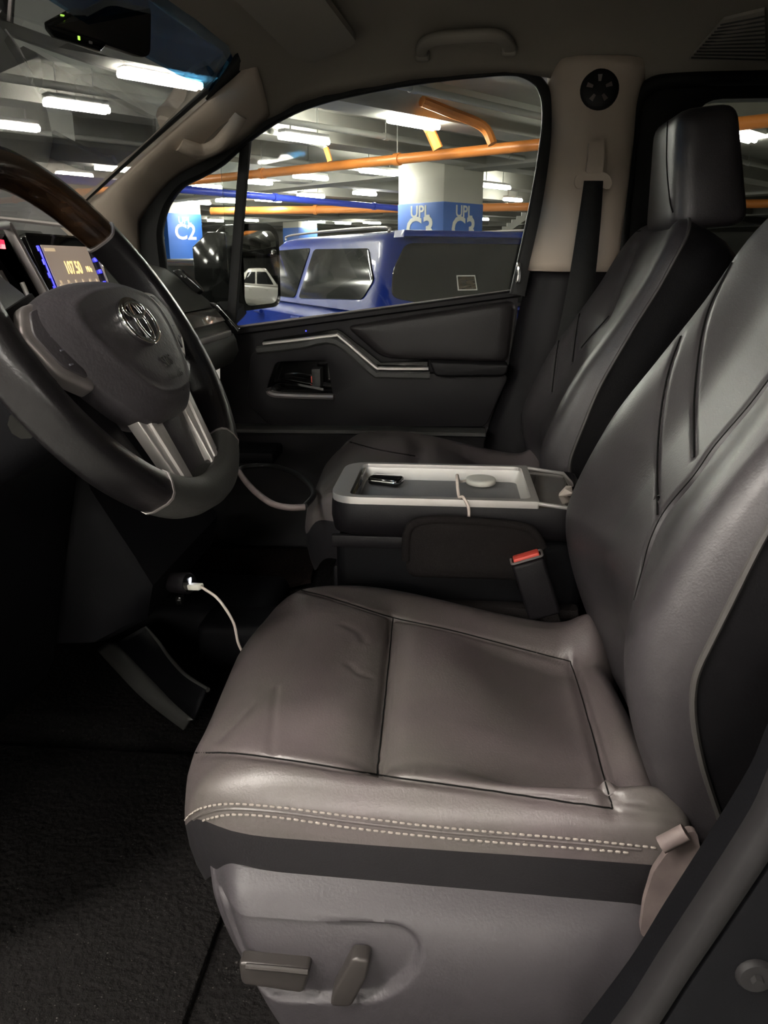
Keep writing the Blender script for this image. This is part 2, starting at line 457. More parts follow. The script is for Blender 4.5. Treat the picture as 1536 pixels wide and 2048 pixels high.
for a, b, lb in [((377, 403), (419, 409), 'small far lamp beside the top of the C2 sign in the quarter window'), ((440, 400), (470, 405), 'small far lamp touching the front edge of the window divider bar'),
                 ((513, 397), (560, 404), 'small far lamp above the door mirror, behind the divider bar'), ((598, 388), (646, 396), 'small far lamp by the blue pipe, above the blue car side windows'),
                 ((710, 384), (749, 391), 'small far lamp closest to the C3 column on its front side'), ((619, 441), (648, 447), 'tiny lamp low over the blue car roof, first of three in a row'),
                 ((672, 444), (700, 449), 'tiny lamp low over the blue car roof, middle of three in a row'), ((728, 443), (760, 449), 'tiny lamp low over the blue car roof, last of three before the column'),
                 ((486, 438), (516, 444), 'tiny lamp just above the top edge of the door mirror'), ((425, 440), (437, 443), 'tiniest lamp low in the quarter window, right of the C2 sign'),
                 ((956, 436), (972, 441), 'tiny lamp beside the blue C3 band on its rear side'), ((1015, 398), (1036, 402), 'small far lamp by the rear edge of the passenger window')]:
    lampx(a, b, lb, 'distant lamps')
for (x, y), lb in [((-1.15, -0.35), 'fluorescent lamp right above the open driver door of the van'), ((-0.6, -3.6), 'fluorescent lamp straight behind the photographer'), ((4.0, -3.6), 'fluorescent lamp behind the van on the driver side'),
                   ((5.2, 4.4), 'fluorescent lamp above the bay behind the sliding door'), ((7.6, 8.0), 'fluorescent lamp beyond the white sedan'), ((-2.5, -7.5), 'fluorescent lamp over the lane behind the photographer')]:
    lamp(V((x, y, ZL)), 1.2, lb, 'lamps beside and behind the van')
for k, (x, y) in enumerate([(-3.0, -4.8), (0.4, -6.4), (3.2, -7.4), (-6.0, -7.0), (-1.0, -9.4), (-4.8, -10.2), (2.6, -10.6), (-0.4, -5.2)]):  # unseen lamps, added to raise the low light on the far interior
    lamp(V((x, y, ZL)), 1.2, 'unseen fluorescent lamp added behind the photographer to brighten the cabin', 'lamps behind the photographer')
lamp(V((-2.4, -1.1, ZL)), 1.2, 'unseen fluorescent lamp added ahead of the open driver door', 'lamps beside and behind the van')  # unseen second key lamp, added to brighten the driver side
for x, y in [(-3.3, 0.2), (-4.6, -1.9), (-5.8, 1.6), (-7.6, -0.6), (-8.2, 3.4), (-10.6, 1.2), (-10.0, -3.2), (-6.6, -4.4), (-12.6, 5.0), (-13.0, -1.4)]:
    lamp(V((x, y, ZL)), 1.2, 'fluorescent lamp in the rows ahead of the van, outside the picture', 'lamps ahead of the van')

# ---- pipes
def pipe(name, pts, r, m, label, group=None, hang=True):
    t = empty(name, pts[0], label, 'pipe', group)
    part('pipe_run', MB().tube(pts, r, 12), m, t)
    a, b = V(pts[0]), V(pts[-1]); n = max(2, int((b - a).length / 2.4))
    for i in range(1, n):
        p = a + (b - a) * (i / n); d = (b - a).normalized()
        part('pipe_collar', MB().tube([p - d * 0.04, p + d * 0.04], r * 1.25, 12), m, t)
        if hang: part('hanger', MB().tube([p, V((p.x, p.y, ZC))], 0.008, 6), 'pipe_grey', t)
    return t
a, b = PZ(430, 357, 2.72), PZ(1480, 247, 2.72); d = (b - a).normalized()
op = pipe('sprinkler_pipe', [a - d * 9, b + d * 6], 0.06, 'pipe_orange', 'thick orange sprinkler main crossing the passenger window above the column')
p1 = PZ(660, 323, 2.72); p2 = PZ(876, 298, 2.72); p3 = PZ(985, 288, 2.72)
part('tee_branch', MB().tube([p1, p1 + V((-0.05, 0, 0.16))], 0.035, 8), 'pipe_orange', op)
part('tee_branch', MB().tube(spline([p1 + V((-0.05, 0, 0.16)), p1 + V((-0.2, 0.1, 0.22)), p1 - E1 * 0.9 + V((0, 0, 0.25))], 5), 0.03, 8), 'pipe_grey', op)
part('tee_branch', MB().tube([p2, p2 + V((-0.12, 0.0, 0.24))], 0.06, 8).tube([p2 + V((-0.17, 0, 0.2)), p2 + V((-0.05, 0, 0.28))], 0.075, 8), 'pipe_orange', op)
part('tee_branch', MB().tube(spline([p3, p3 + V((-0.12, 0, 0.18)), p3 + V((-0.5, -0.3, 0.28)), p3 + V((-0.75, -0.5, 0.34))], 5), 0.055, 8), 'pipe_orange', op)
a, b = PZ(385, 423, 2.7), PZ(1030, 414, 2.7); d = (b - a).normalized()
pipe('sprinkler_pipe', [a + d * 0.5, b + d * 6], 0.09, 'pipe_orange', 'far orange pipe seen low behind the column, just above the cars', hang=False)
a, b = PZ(390, 381, 2.62), PZ(800, 417, 2.62); d = (b - a).normalized()
pipe('water_pipe', [a - d * 4, b + d * 2], 0.06, 'pipe_blue', 'bright blue pipe under the far ceiling, left of the column', hang=False)
for k, (q, z) in enumerate([((170, 180), 2.98), ((120, 270), 2.95), ((1000, 215), 2.98)]):
    c = PZ(q[0], q[1], z)
    pipe('conduit', [c - E1 * 9, c + E1 * 9], 0.035, 'pipe_grey',
         ['grey conduit over the windscreen, upper of the two', 'grey conduit over the windscreen, lower of the two', 'grey conduit crossing the top of the passenger window'][k])

# ---- columns with bay signs
def column(c, side, ztop, lines, label, z0=0.0):
    """lines = [(text, z, size)]"""
    t = empty('concrete_column', V((c.x, c.y, 0)), label, 'column')
    part('shaft', MB().box((c.x, c.y, ZC / 2), (side, side, ZC), rotm(E1, E2), bev=0.02), 'column_paint', t)
    s2 = side + 0.012
    part('painted_band', MB().box((c.x, c.y, (ztop + 1.0) / 2 ), (s2, s2, ztop - 1.0), rotm(E1, E2), bev=0.018), 'sign_blue', t, 'blue painted band with white bay number')
    for n in (-E1, -E2):
        ex = ZZ.cross(n)
        for body, z, size in lines:
            o = V((c.x, c.y, z)) + n * (s2 / 2 + 0.003)
            part('lettering', text_into(MB(), body, o, ex, ZZ, size, 0.003, bold=0.02), 'sign_white', t, 'white letters reading ' + body, smooth=False)
    return t
c3 = PY(880, 465, 13.8)
zr = lambda y, Y: PY(880, y, Y).z
column(c3, 1.0, zr(404, 13.3), [('UPL', zr(423, 13.3), 0.25), ('C3', zr(460, 13.3), 0.52)], 'pale square column with blue UPL C3 band on two faces')
c2 = PY(350, 460, 20.5)
column(c2, 0.98, zr(423, 20.0), [('UPL', zr(438, 20.0), 0.22), ('C2', zr(463, 20.0), 0.52)], 'pale square column with blue UPL C2 band beyond the quarter window')
c4 = PY(600, 455, 30)
column(c4, 0.9, zr(455, 30), [], 'far pale column behind the blue car roof with a plain blue base')
# stair stringer behind the column
a = PY(985, 474, 15.0); st = []
ex = V((1, 0.1, 0)).normalized()
for k in range(7):
    st += [a + ex * (0.085 * k) + ZZ * (0.06 * k), a + ex * (0.085 * k) + ZZ * (0.06 * (k + 1))]
st += [a + ex * 0.6 + ZZ * 0.42, a + ex * 0.6 + ZZ * 0.3, a + ex * 0.08 + ZZ * -0.06]
sm = MB().slab(st, V((0, 0.12, 0)))
sm.box(a + V((0.3, 0.3, -0.3)) - V((0, 0, a.z / 2 - 0.25)), (0.5, 0.3, a.z))
whole('stair_flight', sm, 'column_paint', 'white stepped stair edge far behind, right of the C3 column', 'stair', smooth=False)

# ---- parked cars
def car(name, label, c, hd, paint, L, W, belt, roof, xs, sidewin, rearwin, rails=False, extra=None):
    """c = centre on the ground, hd = heading; xs = (rear bottom, rear top, front top, front bottom) of the cabin along the length"""
    hx = V((hd[0], hd[1], 0)).normalized(); hy = ZZ.cross(hx); c = V((c[0], c[1], 0))
    P = lambda x, y, z: c + hx * x + hy * y + ZZ * z
    t = empty(name, c, label, 'car')
    hw = W / 2; secs = []
    for x, w, zl, zb in [(-L / 2, 0.80, 0.42, belt - 0.25), (-L / 2 + 0.06, 0.92, 0.36, belt - 0.06), (-L / 2 + 0.25, 0.98, 0.3, belt), (-L / 4, 1, 0.26, belt), (0, 1, 0.25, belt), (xs[3], 1, 0.25, belt - 0.02),
                        (xs[3] + 0.3, 0.99, 0.26, belt - 0.08), (L / 2 - 0.35, 0.96, 0.3, belt - 0.2), (L / 2 - 0.08, 0.86, 0.36, belt - 0.36), (L / 2, 0.7, 0.42, belt - 0.5)]:
        w *= hw
        secs.append([P(x, -w * 0.93, zl), P(x, -w, zl + 0.12), P(x, -w, (zl + zb) / 2), P(x, -w * 0.985, zb - 0.05), P(x, -w * 0.93, zb), P(x, 0, zb + 0.02), P(x, w * 0.93, zb), P(x, w * 0.985, zb - 0.05), P(x, w, (zl + zb) / 2), P(x, w, zl + 0.12), P(x, w * 0.93, zl)])
    body = part('car_body', MB().loft(secs), paint, t)
    md = body.modifiers.new('round', 'SUBSURF'); md.levels = md.render_levels = 1
    wb, wt = hw * 0.95, hw * 0.74
    def ring(h, ins=0.0, dz=0.0):
        x0, x1, w = lerp(xs[0], xs[1], h) + ins, lerp(xs[3], xs[2], h) - ins, lerp(wb, wt, h) - ins
        z = lerp(belt - 0.02, roof - 0.04, h) + dz
        return [P(p.x, p.y, z) for p in roundpoly([(x0, -w, 0), (x1, -w, 0), (x1, w, 0), (x0, w, 0)], 0.16, 5)]
    part('cabin', MB().loft([ring(0), ring(0.3), ring(0.6), ring(0.9), ring(1.0, 0.03, 0.01), ring(1.0, 0.12, 0.035), ring(1.0, 0.3, 0.045)]), paint, t)
    def hz(h): return lerp(belt - 0.02, roof - 0.04, h)
    for sgn in (1, -1):
        for w in sidewin:
            poly = []
            for x, h in w: poly.append(V((x, h, 0)))
            q = [P(p.x, sgn * (lerp(wb, wt, p.y) - 0.004), hz(p.y)) for p in roundpoly(poly, 0.06, 4)]
            part('side_window', MB().slab(q, hy * sgn * 0.012, 0.003, 1), 'car_glass', t)
        for xh in (-0.75, 0.35): part('door_handle', MB().tube([P(xh - 0.1, sgn * (hw + 0.012), belt - 0.13), P(xh + 0.1, sgn * (hw + 0.012), belt - 0.13)], 0.018, 8), paint, t)
    def rear(tf, h): return P(lerp(xs[0], xs[1], h) - 0.001, tf * lerp(wb, wt, h), hz(h))
    q = [rear(p.x, p.y) for p in roundpoly([V((a, b, 0)) for a, b in rearwin], 0.09, 4)]
    rw = part('rear_window', MB().slab(q, -hx * 0.012, 0.003, 1), 'car_glass', t)
    q = [P(lerp(xs[3], xs[2], h) + 0.001, a * lerp(wb, wt, h), hz(h)) for a, h in [(-0.85, 0.08), (0.85, 0.08), (0.88, 0.9), (-0.88, 0.9)]]
    part('front_window', MB().slab(q, hx * 0.012), 'car_glass', t)
    for sgn in (1, -1):
        part('tail_lamp', MB().box(P(-L / 2 + 0.09, sgn * hw * 0.84, belt - 0.16), (0.2, 0.24, 0.24), rotm(hx, hy), 0.04), 'tail_red', t)
        part('head_lamp', MB().box(P(L / 2 - 0.18, sgn * hw * 0.7, belt - 0.42), (0.2, 0.34, 0.12), rotm(hx, hy), 0.04), 'chrome', t)
        if rails: part('roof_rail', MB().tube(spline([P(xs[1] + 0.12, sgn * (wt - 0.05), roof - 0.02), P(xs[1] + 0.3, sgn * (wt - 0.05), roof + 0.02), P(xs[2] - 0.3, sgn * (wt - 0.05), roof + 0.02), P(xs[2] - 0.1, sgn * (wt - 0.05), roof - 0.02)], 5), 0.010, 8), 'silver_dim', t)
        for x in (-L * 0.3, L * 0.31):
            w = part('wheel', MB().lathe([(0.14, 0), (0.2, 0.01), (0.22, 0.03), (0.31, 0.0), (0.33, 0.03), (0.33, 0.17), (0.29, 0.2)], P(x, sgn * (hw - 0.0), 0.33), -hy * sgn), 'tyre', t)
            part('wheel_disc', MB().lathe([(0.02, -0.012), (0.2, -0.004), (0.21, 0.02)], P(x, sgn * hw, 0.33), -hy * sgn), 'silver', w)
    if extra: extra(t, P, rear, hx, hy, rw)
    return t
def suv_extra(t, P, rear, hx, hy, rw):
    # spoiler over the rear window, sticker on the glass, number plate
    q = [rear(-0.95, 0.97), rear(0.95, 0.97), rear(0.95, 1.06), rear(-0.95, 1.06)]
    part('spoiler', MB().slab(q, -hx * 0.16 + ZZ * 0.0, 0.02), 'paint_blue', t)
    s = [rear(a, h) - hx * 0.013 for a, h in [(0.30, 0.28), (0.11, 0.28), (0.11, 0.48), (0.30, 0.48)]]
    s2 = [rear(a, h) - hx * 0.016 for a, h in [(0.29, 0.295), (0.12, 0.295), (0.12, 0.465), (0.29, 0.465)]]
    part('sticker', MB().slab(s, -hx * 0.002), 'label_white', rw, 'small pale framed sticker')
    part('sticker_face', MB().slab(s2, -hx * 0.001), 'wood_dash', rw)
    part('number_plate', MB().box(P(-2.26, 0, 0.85), (0.02, 0.4, 0.14), rotm(hx, hy), 0.005), 'label_white', t)
    part('wiper', MB().tube([rear(0.1, 0.03) - hx * 0.03, rear(-0.55, 0.12) - hx * 0.03], 0.012, 6), 'rubber', t)
car('parked_suv', 'blue sport utility vehicle parked beyond the passenger window', (-0.84, 7.42), (-0.5, 0.866), 'paint_blue', 4.5, 1.82, 1.20, 1.71, (-2.2, -1.98, 0.45, 1.25),
    [[(-1.9, 0.16), (-0.62, 0.08), (-0.62, 0.86), (-1.72, 0.84), (-1.98, 0.42)], [(-0.52, 0.08), (0.85, 0.06), (0.4, 0.86), (-0.52, 0.88)]],
    [(-0.9, 0.2), (-0.55, 0.1), (0.55, 0.1), (0.9, 0.2), (0.92, 0.55), (0.82, 0.9), (-0.82, 0.9), (-0.92, 0.55)], True, suv_extra)
dk = PY(360, 540, 14.0)
car('parked_car', 'dark car parked beyond the quarter window under the C2 sign', (dk.x, dk.y), (-0.5, 0.866), 'paint_dark', 4.3, 1.75, 1.0, 1.55, (-1.95, -1.5, 0.35, 1.15),
    [[(-1.6, 0.12), (-0.5, 0.08), (-0.5, 0.85), (-1.35, 0.82)], [(-0.4, 0.08), (0.8, 0.08), (0.3, 0.85), (-0.4, 0.86)]],
    [(-0.85, 0.12), (0.85, 0.12), (0.85, 0.88), (-0.85, 0.88)])
SEDAN_AT = (5.7, 6.0)
car('parked_sedan', 'white sedan whose reflection shows in the door mirror', SEDAN_AT, (-0.5, 0.866), 'paint_white', 4.5, 1.75, 0.95, 1.45, (-1.75, -1.0, 0.35, 1.2),
    [[(-1.2, 0.1), (-0.45, 0.08), (-0.45, 0.86), (-0.95, 0.82)], [(-0.35, 0.08), (0.85, 0.08), (0.3, 0.85), (-0.35, 0.86)]],
    [(-0.85, 0.1), (0.85, 0.1), (0.85, 0.9), (-0.85, 0.9)])

# ================================================================== the van: shell
ZF = 0.68                                          # cabin floor
YD = 2.08                                          # passenger door trim
def py(pts, y): return [PY(a, b, y) for a, b in pts]
whole('floor', MB().box((0.55, 1.3, ZF - 0.04), (3.5, 1.75, 0.08)), 'carpet', 'dark speckled carpet on the cabin floor of the van', 'floor', kind='structure', smooth=False)

SEAL = [(310, 560), (303, 500), (302, 455), (318, 402), (352, 358), (400, 334), (440, 312), (490, 270), (560, 226), (640, 196), (760, 171), (860, 157), (1000, 145), (1050, 148), (1083, 172), (1096, 220), (1091, 300), (1070, 430), (1036, 590)]
SEALW = [20, 19, 18, 15, 12, 7, 4, 7, 8, 8, 9, 9, 9.5, 11, 12, 12, 12, 12, 12]
seal3 = spline(py(SEAL, 2.075), 6)
def zs_at(x):
    best = None
    for p in seal3[36:84]:
        if best is None or abs(p.x - x) < abs(best.x - x): best = p
    return best.z
def zceil(x): return 2.005 - 0.075 * (1 - sst(-0.62, -0.15, x))
def xfront(y): return -0.505 - 0.05 * (1 - min(1, ((y - 1.25) / 0.68) ** 2))
ROWS = [(2.062, 0.0), (2.045, 0.20), (2.01, 0.45), (1.96, 0.68), (1.9, 0.84), (1.82, 0.94), (1.65, 0.99), (1.3, 1.0), (0.95, 0.99), (0.72, 0.90), (0.60, 0.70), (0.52, 0.35), (0.48, 0.0)]
rows = []
for yy, k in ROWS:
    x0 = xfront(yy) if yy < 1.93 else lerp(-0.50, -0.66, (yy - 1.9) / 0.16)
    row = []
    for i in range(61):
        x = lerp(x0, 2.3, (i / 60) ** 1.35)
        if yy > 1.3: lo = zs_at(x) - 0.002 if x < 0.10 else lerp(zs_at(0.10) - 0.002, 1.90, sst(0.10, 0.3, x))
        else: lo = 1.86
        row.append(V((x, yy, lerp(lo, zceil(x), k))))
    rows.append(row)
HL = MB().grid(rows)
hl = whole('ceiling', HL, 'headliner', 'taupe fabric headliner of the van curving down over the side windows', 'ceiling', kind='structure', angle=80)
solid(hl, 0.02, 1.0)
whole('roof_panel', MB().box((0.9, 1.27, 2.09), (2.9, 1.75, 0.03), bev=0.01), 'paint_dark', 'unseen outer roof skin of the van, added above the headliner to block light', 'roof', kind='structure')  # out of view, added as a slab that blocks light from above

# ---- windscreen pillar trim with its grip
W_ = spline(py([(120, 455), (190, 398), (300, 300), (400, 212), (478, 146), (505, 108)], 1.93), 6)
S_ = spline(py([(292, 600), (282, 470), (284, 440), (338, 368), (395, 331), (470, 292), (540, 232)], 2.06), 6)
def resample(P, n):
    d = [0]
    for i in range(1, len(P)): d.append(d[-1] + (P[i] - P[i - 1]).length)
    out = []; j = 0
    for k in range(n):
        s = d[-1] * k / (n - 1)
        while j < len(P) - 2 and d[j + 1] < s: j += 1
        t = (s - d[j]) / max(1e-9, d[j + 1] - d[j]); out.append(P[j].lerp(P[j + 1], min(1, t)))
    return out
Wn, Sn = resample(W_, 40), resample(S_, 40)
rows = []
for i in range(9):
    t = i / 8; b = 0.035 * math.sin(math.pi * min(1, t * 1.15)) if t < 0.87 else 0.0
    b = 0.035 * (math.sin(math.pi * t) ** 0.8)
    rows.append([Wn[k].lerp(Sn[k], t) + V((0.25, -0.9, 0.0)) * b for k in range(40)])
ap = MB().grid(rows); apt = bvh(ap)
apo = whole('trim_1', ap, 'pillar', 'beige plastic windscreen pillar trim with a moulded grip', 'pillar trim', kind='structure', angle=80)
solid(apo, 0.02, -1.0)
gp = [hit(apt, a, b) for a, b in [(358, 284), (378, 296), (404, 302), (436, 288), (462, 258), (478, 226)]]
gp = [p for p in gp if p is not None]
lift = [-0.012, 0.004, 0.012, 0.013, 0.006, -0.012]
gp = [p + V((0.2, -0.95, 0)) * lift[min(i, 5)] for i, p in enumerate(gp)]
part('grip', MB().tube(spline(gp, 6), 0.020, 14), 'pillar', apo, 'moulded beige grip handle')
rc = [hit(apt, a, b, 0.003) for a, b in [(404, 288), (412, 278), (440, 250), (462, 236), (470, 246), (460, 262), (436, 284), (416, 294)]]
part('recess_shade', MB().slab([p for p in rc if p is not None], V((0, 0.01, 0))), 'pillar_shaded', apo)  # flat dim patch painting the shade inside the grip

# ---- windscreen
def wp(y, v, lift=0.0):
    x0, z0 = xfront(y) + 0.01, 1.93 + 0.0 * y
    if y > 1.93: z0 -= (y - 1.93) * 0.5
    return V((lerp(x0, -1.34 - 0.06 * (1 - ((y - 1.25) / 0.7) ** 2), v), y, lerp(z0, 1.30, v))) + V((0.6, 0, -0.8)) * lift
ws = MB().grid([[wp(lerp(0.5, 1.97, i / 24), j / 12) for i in range(25)] for j in range(13)])
w1 = whole('window_1', ws, 'windscreen', 'sloping windscreen with a blue shade band along the top', 'windscreen', kind='structure', angle=80)
part('shade_band', MB().grid([[wp(lerp(0.5, 1.96, i / 24), lerp(-0.03, 0.085, j / 3), 0.006) for i in range(25)] for j in range(4)]), 'shade_band', w1, 'blue tinted sun shade band', angle=80)
solid(part('frit_corner', MB().grid([[wp(lerp(1.845 + 0.02 * j, 1.98, i / 6), lerp(-0.05, 0.105, j / 4), 0.012) for i in range(7)] for j in range(5)]), 'rubber', w1, 'black printed corner patch', angle=80), 0.003)
part('pillar_gasket', MB().tube([p + V((-0.012, -0.012, 0.004)) for p in W_], 0.006, 6), 'rubber', w1)
# a plain inspection sticker high on the glass
p0 = [PX(a, b, -0.70) for a, b in [(-12, 38), (8, 12), (52, 30), (40, 52)]]
whole('windscreen_sticker', MB().slab(p0, V((0.002, 0, 0))), 'label_white', 'small white sticker on the windscreen beside the rear-view mirror', 'sticker', smooth=False)

# ---- passenger door (door_1)
DO = V((-0.2, YD, 0.75))
door = empty('door_1', DO, 'dark front passenger door with leather pad, silver strip and pull handle', 'car door', kind='structure')
base = py([(440, 668), (478, 664), (1036, 592), (1034, 640), (1020, 745), (968, 880), (962, 990), (440, 990)], YD + 0.012)
rec = py([(556, 722), (658, 718), (668, 788), (548, 790), (538, 774)], YD + 0.012)
def lev(pts, y): return [V((p.x, y, p.z)) for p in pts]
recr = roundpoly(rec, 0.012, 3)
part('door_panel', MB().slab(base, V((0, 0.06, 0)), hole=[lev(recr, YD + 0.012)]), 'plastic', door, smooth=False)
fld = py([(508, 700), (674, 678), (751, 741), (856, 744), (1018, 746), (970, 850), (548, 850), (497, 802)], YD + 0.014)
fldr = roundpoly(fld, 0.02, 3)
part('lower_field', MB().slab(fldr, V((0, -0.028, 0)), 0.008, 3, hole=[lev(recr, YD + 0.014)]), 'plastic', door, 'dark moulded lower field')
part('handle_recess', MB().slab(lev([p * 1.0 for p in recr], YD + 0.055), V((0, 0.004, 0))), 'gloss_black', door, smooth=False)
pad = py([(694, 652), (800, 634), (1034, 599), (1018, 724), (858, 718), (764, 714)], YD + 0.014)
pdm = MB()
ctr = sum((p for p in pad), V((0, 0, 0))) / len(pad); outl = roundpoly(pad, [0.02, 0.1, 0.03, 0.03, 0.02, 0.03], 6)
secs = []
for sc, dy in [(1.0, 0.0), (0.995, -0.014), (0.975, -0.024), (0.93, -0.032), (0.8, -0.035), (0.55, -0.036), (0.3, -0.036), (0.05, -0.036)]:
    secs.append([ctr + (p - ctr) * sc + V((0, dy, 0)) for p in outl])
part('leather_pad', pdm.loft(secs), 'leather_door', door, 'padded leather upper panel', angle=70)
arm = py([(860, 716), (1016, 722), (1008, 744), (872, 746)], YD + 0.014)
part('armrest', MB().slab(roundpoly(arm, 0.012, 4), V((0, -0.075, 0)), 0.012, 4), 'leather_dark', door, 'short padded armrest')
tr = py([(527, 687), (600, 679), (668, 671), (682, 675), (748, 731), (762, 736), (800, 737), (857, 737)], YD - 0.018)
part('silver_strip', MB().tube(spline(tr, 4), 1.0, 10, flat=(0.0045, 0.012), up=(0, 0, 1)), 'silver', door, 'bright silver trim strip')
lip = py([(515, 700), (600, 690), (672, 682), (745, 742), (765, 748), (860, 750)], YD - 0.012)
part('trim_lip', MB().tube(spline(lip, 4), 1.0, 10, flat=(0.011, 0.016), up=(0, 0, 1)), 'plastic_soft', door)
gl = py([(533, 678), (677, 656), (686, 660), (764, 722), (857, 720), (857, 731), (752, 728), (674, 666), (527, 684)], YD + 0.01)
part('gloss_panel', MB().slab(gl, V((0, -0.026, 0)), 0.002, 1), 'gloss_black', door, 'black gloss inlay')
part('lock_led', MB().ball(PY(612, 662, YD - 0.018), 0.002, 0.002, 0.002), 'led_blue', door)
hb = py([(538, 776), (553, 789), (668, 793)], YD - 0.02)
part('pull_lip', MB().tube(spline(hb, 5), 1.0, 8, flat=(0.007, 0.018), up=(0, 0, 1)), 'silver_dim', door)
hd = py([(551, 765), (570, 763), (610, 770), (648, 777)], YD - 0.012)
part('pull_handle', MB().tube(spline(hd, 5), 1.0, 10, flat=(0.006, 0.014), up=(0, 0, 1)), 'chrome', door, 'chrome inner door handle')
lk = py([(628, 733), (646, 733), (647, 770), (630, 768)], YD + 0.03)
lkm = part('lock_lever', MB().slab(lk, V((0, -0.045, 0)), 0.005), 'plastic_soft', door, 'black lock lever')
part('lock_mark', MB().slab(py([(622, 752), (628, 752), (629, 765), (623, 765)], YD + 0.0), V((0, -0.004, 0))), 'red_button', door, 'red unlocked mark', smooth=False)
ld = py([(440, 856), (700, 858), (970, 864)], YD - 0.02)
part('pocket_ledge', MB().tube(ld, 1.0, 10, flat=(0.009, 0.04), up=(0, 0, 1)), 'plastic_soft', door, 'long horizontal pocket ledge')
part('belt_molding', MB().tube(py([(440, 668), (700, 632), (1040, 586)], YD + 0.02), 1.0, 10, flat=(0.010, 0.02), up=(0, 0, 1)), 'plastic', door)
part('belt_highlight', MB().tube(py([(440, 659), (700, 625), (1040, 580)], YD + 0.035), 0.005, 6), 'silver_dim', door)  # silvery tube standing in for a thin highlight on the weatherstrip
sr = resample([V((w, 0, 0)) for w in SEALW], len(seal3))
part('window_seal', MB().tube(seal3, [p.x / FPX * 2.2 for p in sr], 10, flat=(1.0, 1.3), up=(0, 1, 0)), 'rubber', door, 'black rubber window seal')
div = py([(494, 262), (480, 420), (462, 668)], 2.095)
part('divider_bar', MB().tube(div, 1.0, 8, flat=(0.014, 0.014), up=(1, 0, 0)), 'rubber', door, 'black bar between quarter glass and window')
sail = py([(440, 560), (462, 590), (466, 668), (408, 668)], 2.1)
gl1 = [V((p.x, 2.115, p.z)) for p in spline(py(SEAL[6:], 2.115), 5)] + py([(464, 664)], 2.115)
part('window_pane', MB().slab(gl1, V((0, 0.004, 0))), 'glass', door, 'clear passenger window glass', smooth=False)
gl2 = py([(468, 660)], 2.118) + [V((p.x, 2.118, p.z)) for p in reversed(spline(py(SEAL[:8], 2.118), 5))] + py([(312, 575)], 2.118)
part('quarter_pane', MB().slab(gl2, V((0, 0.004, 0))), 'glass', door, 'small front quarter glass', smooth=False)
part('striker', MB().box(PY(1037, 545, 2.05), (0.012, 0.02, 0.05), bev=0.004), 'chrome', door)
# dark door structure below the trim, closing the side
whole('wall_right', MB().box((-0.05, 2.165, 0.82), (1.9, 0.03, 0.72)).box((1.3, 2.165, 1.0), (1.8, 0.03, 0.8)), 'paint_dark', 'dark body side of the van below the windows', 'body side', kind='structure', smooth=False)

# ---- B pillar: beige upper trim and dark lower trim
def strip(L, Rr, y, bulge, n=24):
    A, B = resample(spline(py(L, y), 5), n), resample(spline(py(Rr, y), 5), n); out = []
    for i in range(9):
        t = i / 8; b = bulge * (1 - (2 * t - 1) ** 4)
        out.append([A[k].lerp(B[k], t) + V((0, -b, 0)) + V((0, 0.03 * (abs(2 * t - 1) ** 6), 0)) for k in range(n)])
    return MB().grid(out)
bp = strip([(1104, 120), (1112, 200), (1108, 300), (1087, 430), (1060, 543)], [(1300, 120), (1276, 200), (1266, 300), (1252, 420), (1236, 543)], 2.05, 0.03)
bpt = bvh(bp)
bpo = whole('trim_2', bp, 'pillar', 'beige upper trim of the middle door pillar carrying the seat belt', 'pillar trim', kind='structure', angle=80); solid(bpo, 0.015, -1.0)
part('slider_cover', MB().slab([hit(bpt, a, b) + V((0, 0.004, 0)) for a, b in [(1178, 232), (1214, 234), (1206, 345), (1172, 342)]], V((0, -0.018, 0)), 0.004, 2), 'pillar', bpo, 'belt height adjuster rail')
cr = on_surface(bpt, [(1122, 420), (1118, 480), (1112, 540)], 4, 0.001)
part('crease_shade', MB().tube(cr, 0.004, 6), 'pillar_shaded', bpo)  # dim line painting the shade of the pillar groove
bl = strip([(1060, 541), (1036, 640), (1012, 760), (972, 880), (962, 1010)], [(1240, 541), (1212, 700), (1180, 860), (1150, 1010)], 2.045, 0.03)
lo = whole('trim_3', bl, 'plastic', 'dark lower trim of the middle door pillar', 'pillar trim', kind='structure', angle=80); solid(lo, 0.015, -1.0)

# ---- sliding door behind: black frame, seal, glass
def rectXZ(x0, x1, z0, z1, y, r): return roundpoly([V((x0, y, z0)), V((x1, y, z0)), V((x1, y, z1)), V((x0, y, z1))], r, 5)
rd = empty('door_2', V((1.1, 2.1, 0.7)), 'black sliding side door behind the passenger seat', 'car door', kind='structure')
za = PY(1400, 158, 2.09).z; zb = PY(1480, 197, 2.09).z
part('door_frame', MB().slab(rectXZ(0.38, 2.2, 0.72, za + 0.03, 2.09, 0.06), V((0, 0.05, 0)), hole=[rectXZ(0.56, 2.05, 1.36, zb, 2.09, 0.06)]), 'rubber', rd, smooth=False)
part('window_pane', MB().slab(rectXZ(0.54, 2.07, 1.34, zb + 0.02, 2.11, 0.06), V((0, 0.004, 0))), 'glass', rd, 'rear side window glass', smooth=False)
part('door_seal', MB().tube(spline(py([(1205, 700), (1236, 540), (1256, 330), (1270, 215), (1300, 172), (1370, 158), (1600, 152), (2000, 140)], 2.06), 6), 0.017, 10), 'rubber', rd, 'black rubber door seal', angle=80)

whole('rear_light_block', MB().box((2.32, 1.3, 1.3), (0.06, 1.75, 1.5)), 'plastic_black', 'unseen dark panel added across the cabin rear to hold back light', 'wall', kind='structure', smooth=False)  # unseen panel, added to keep the light in the cabin down
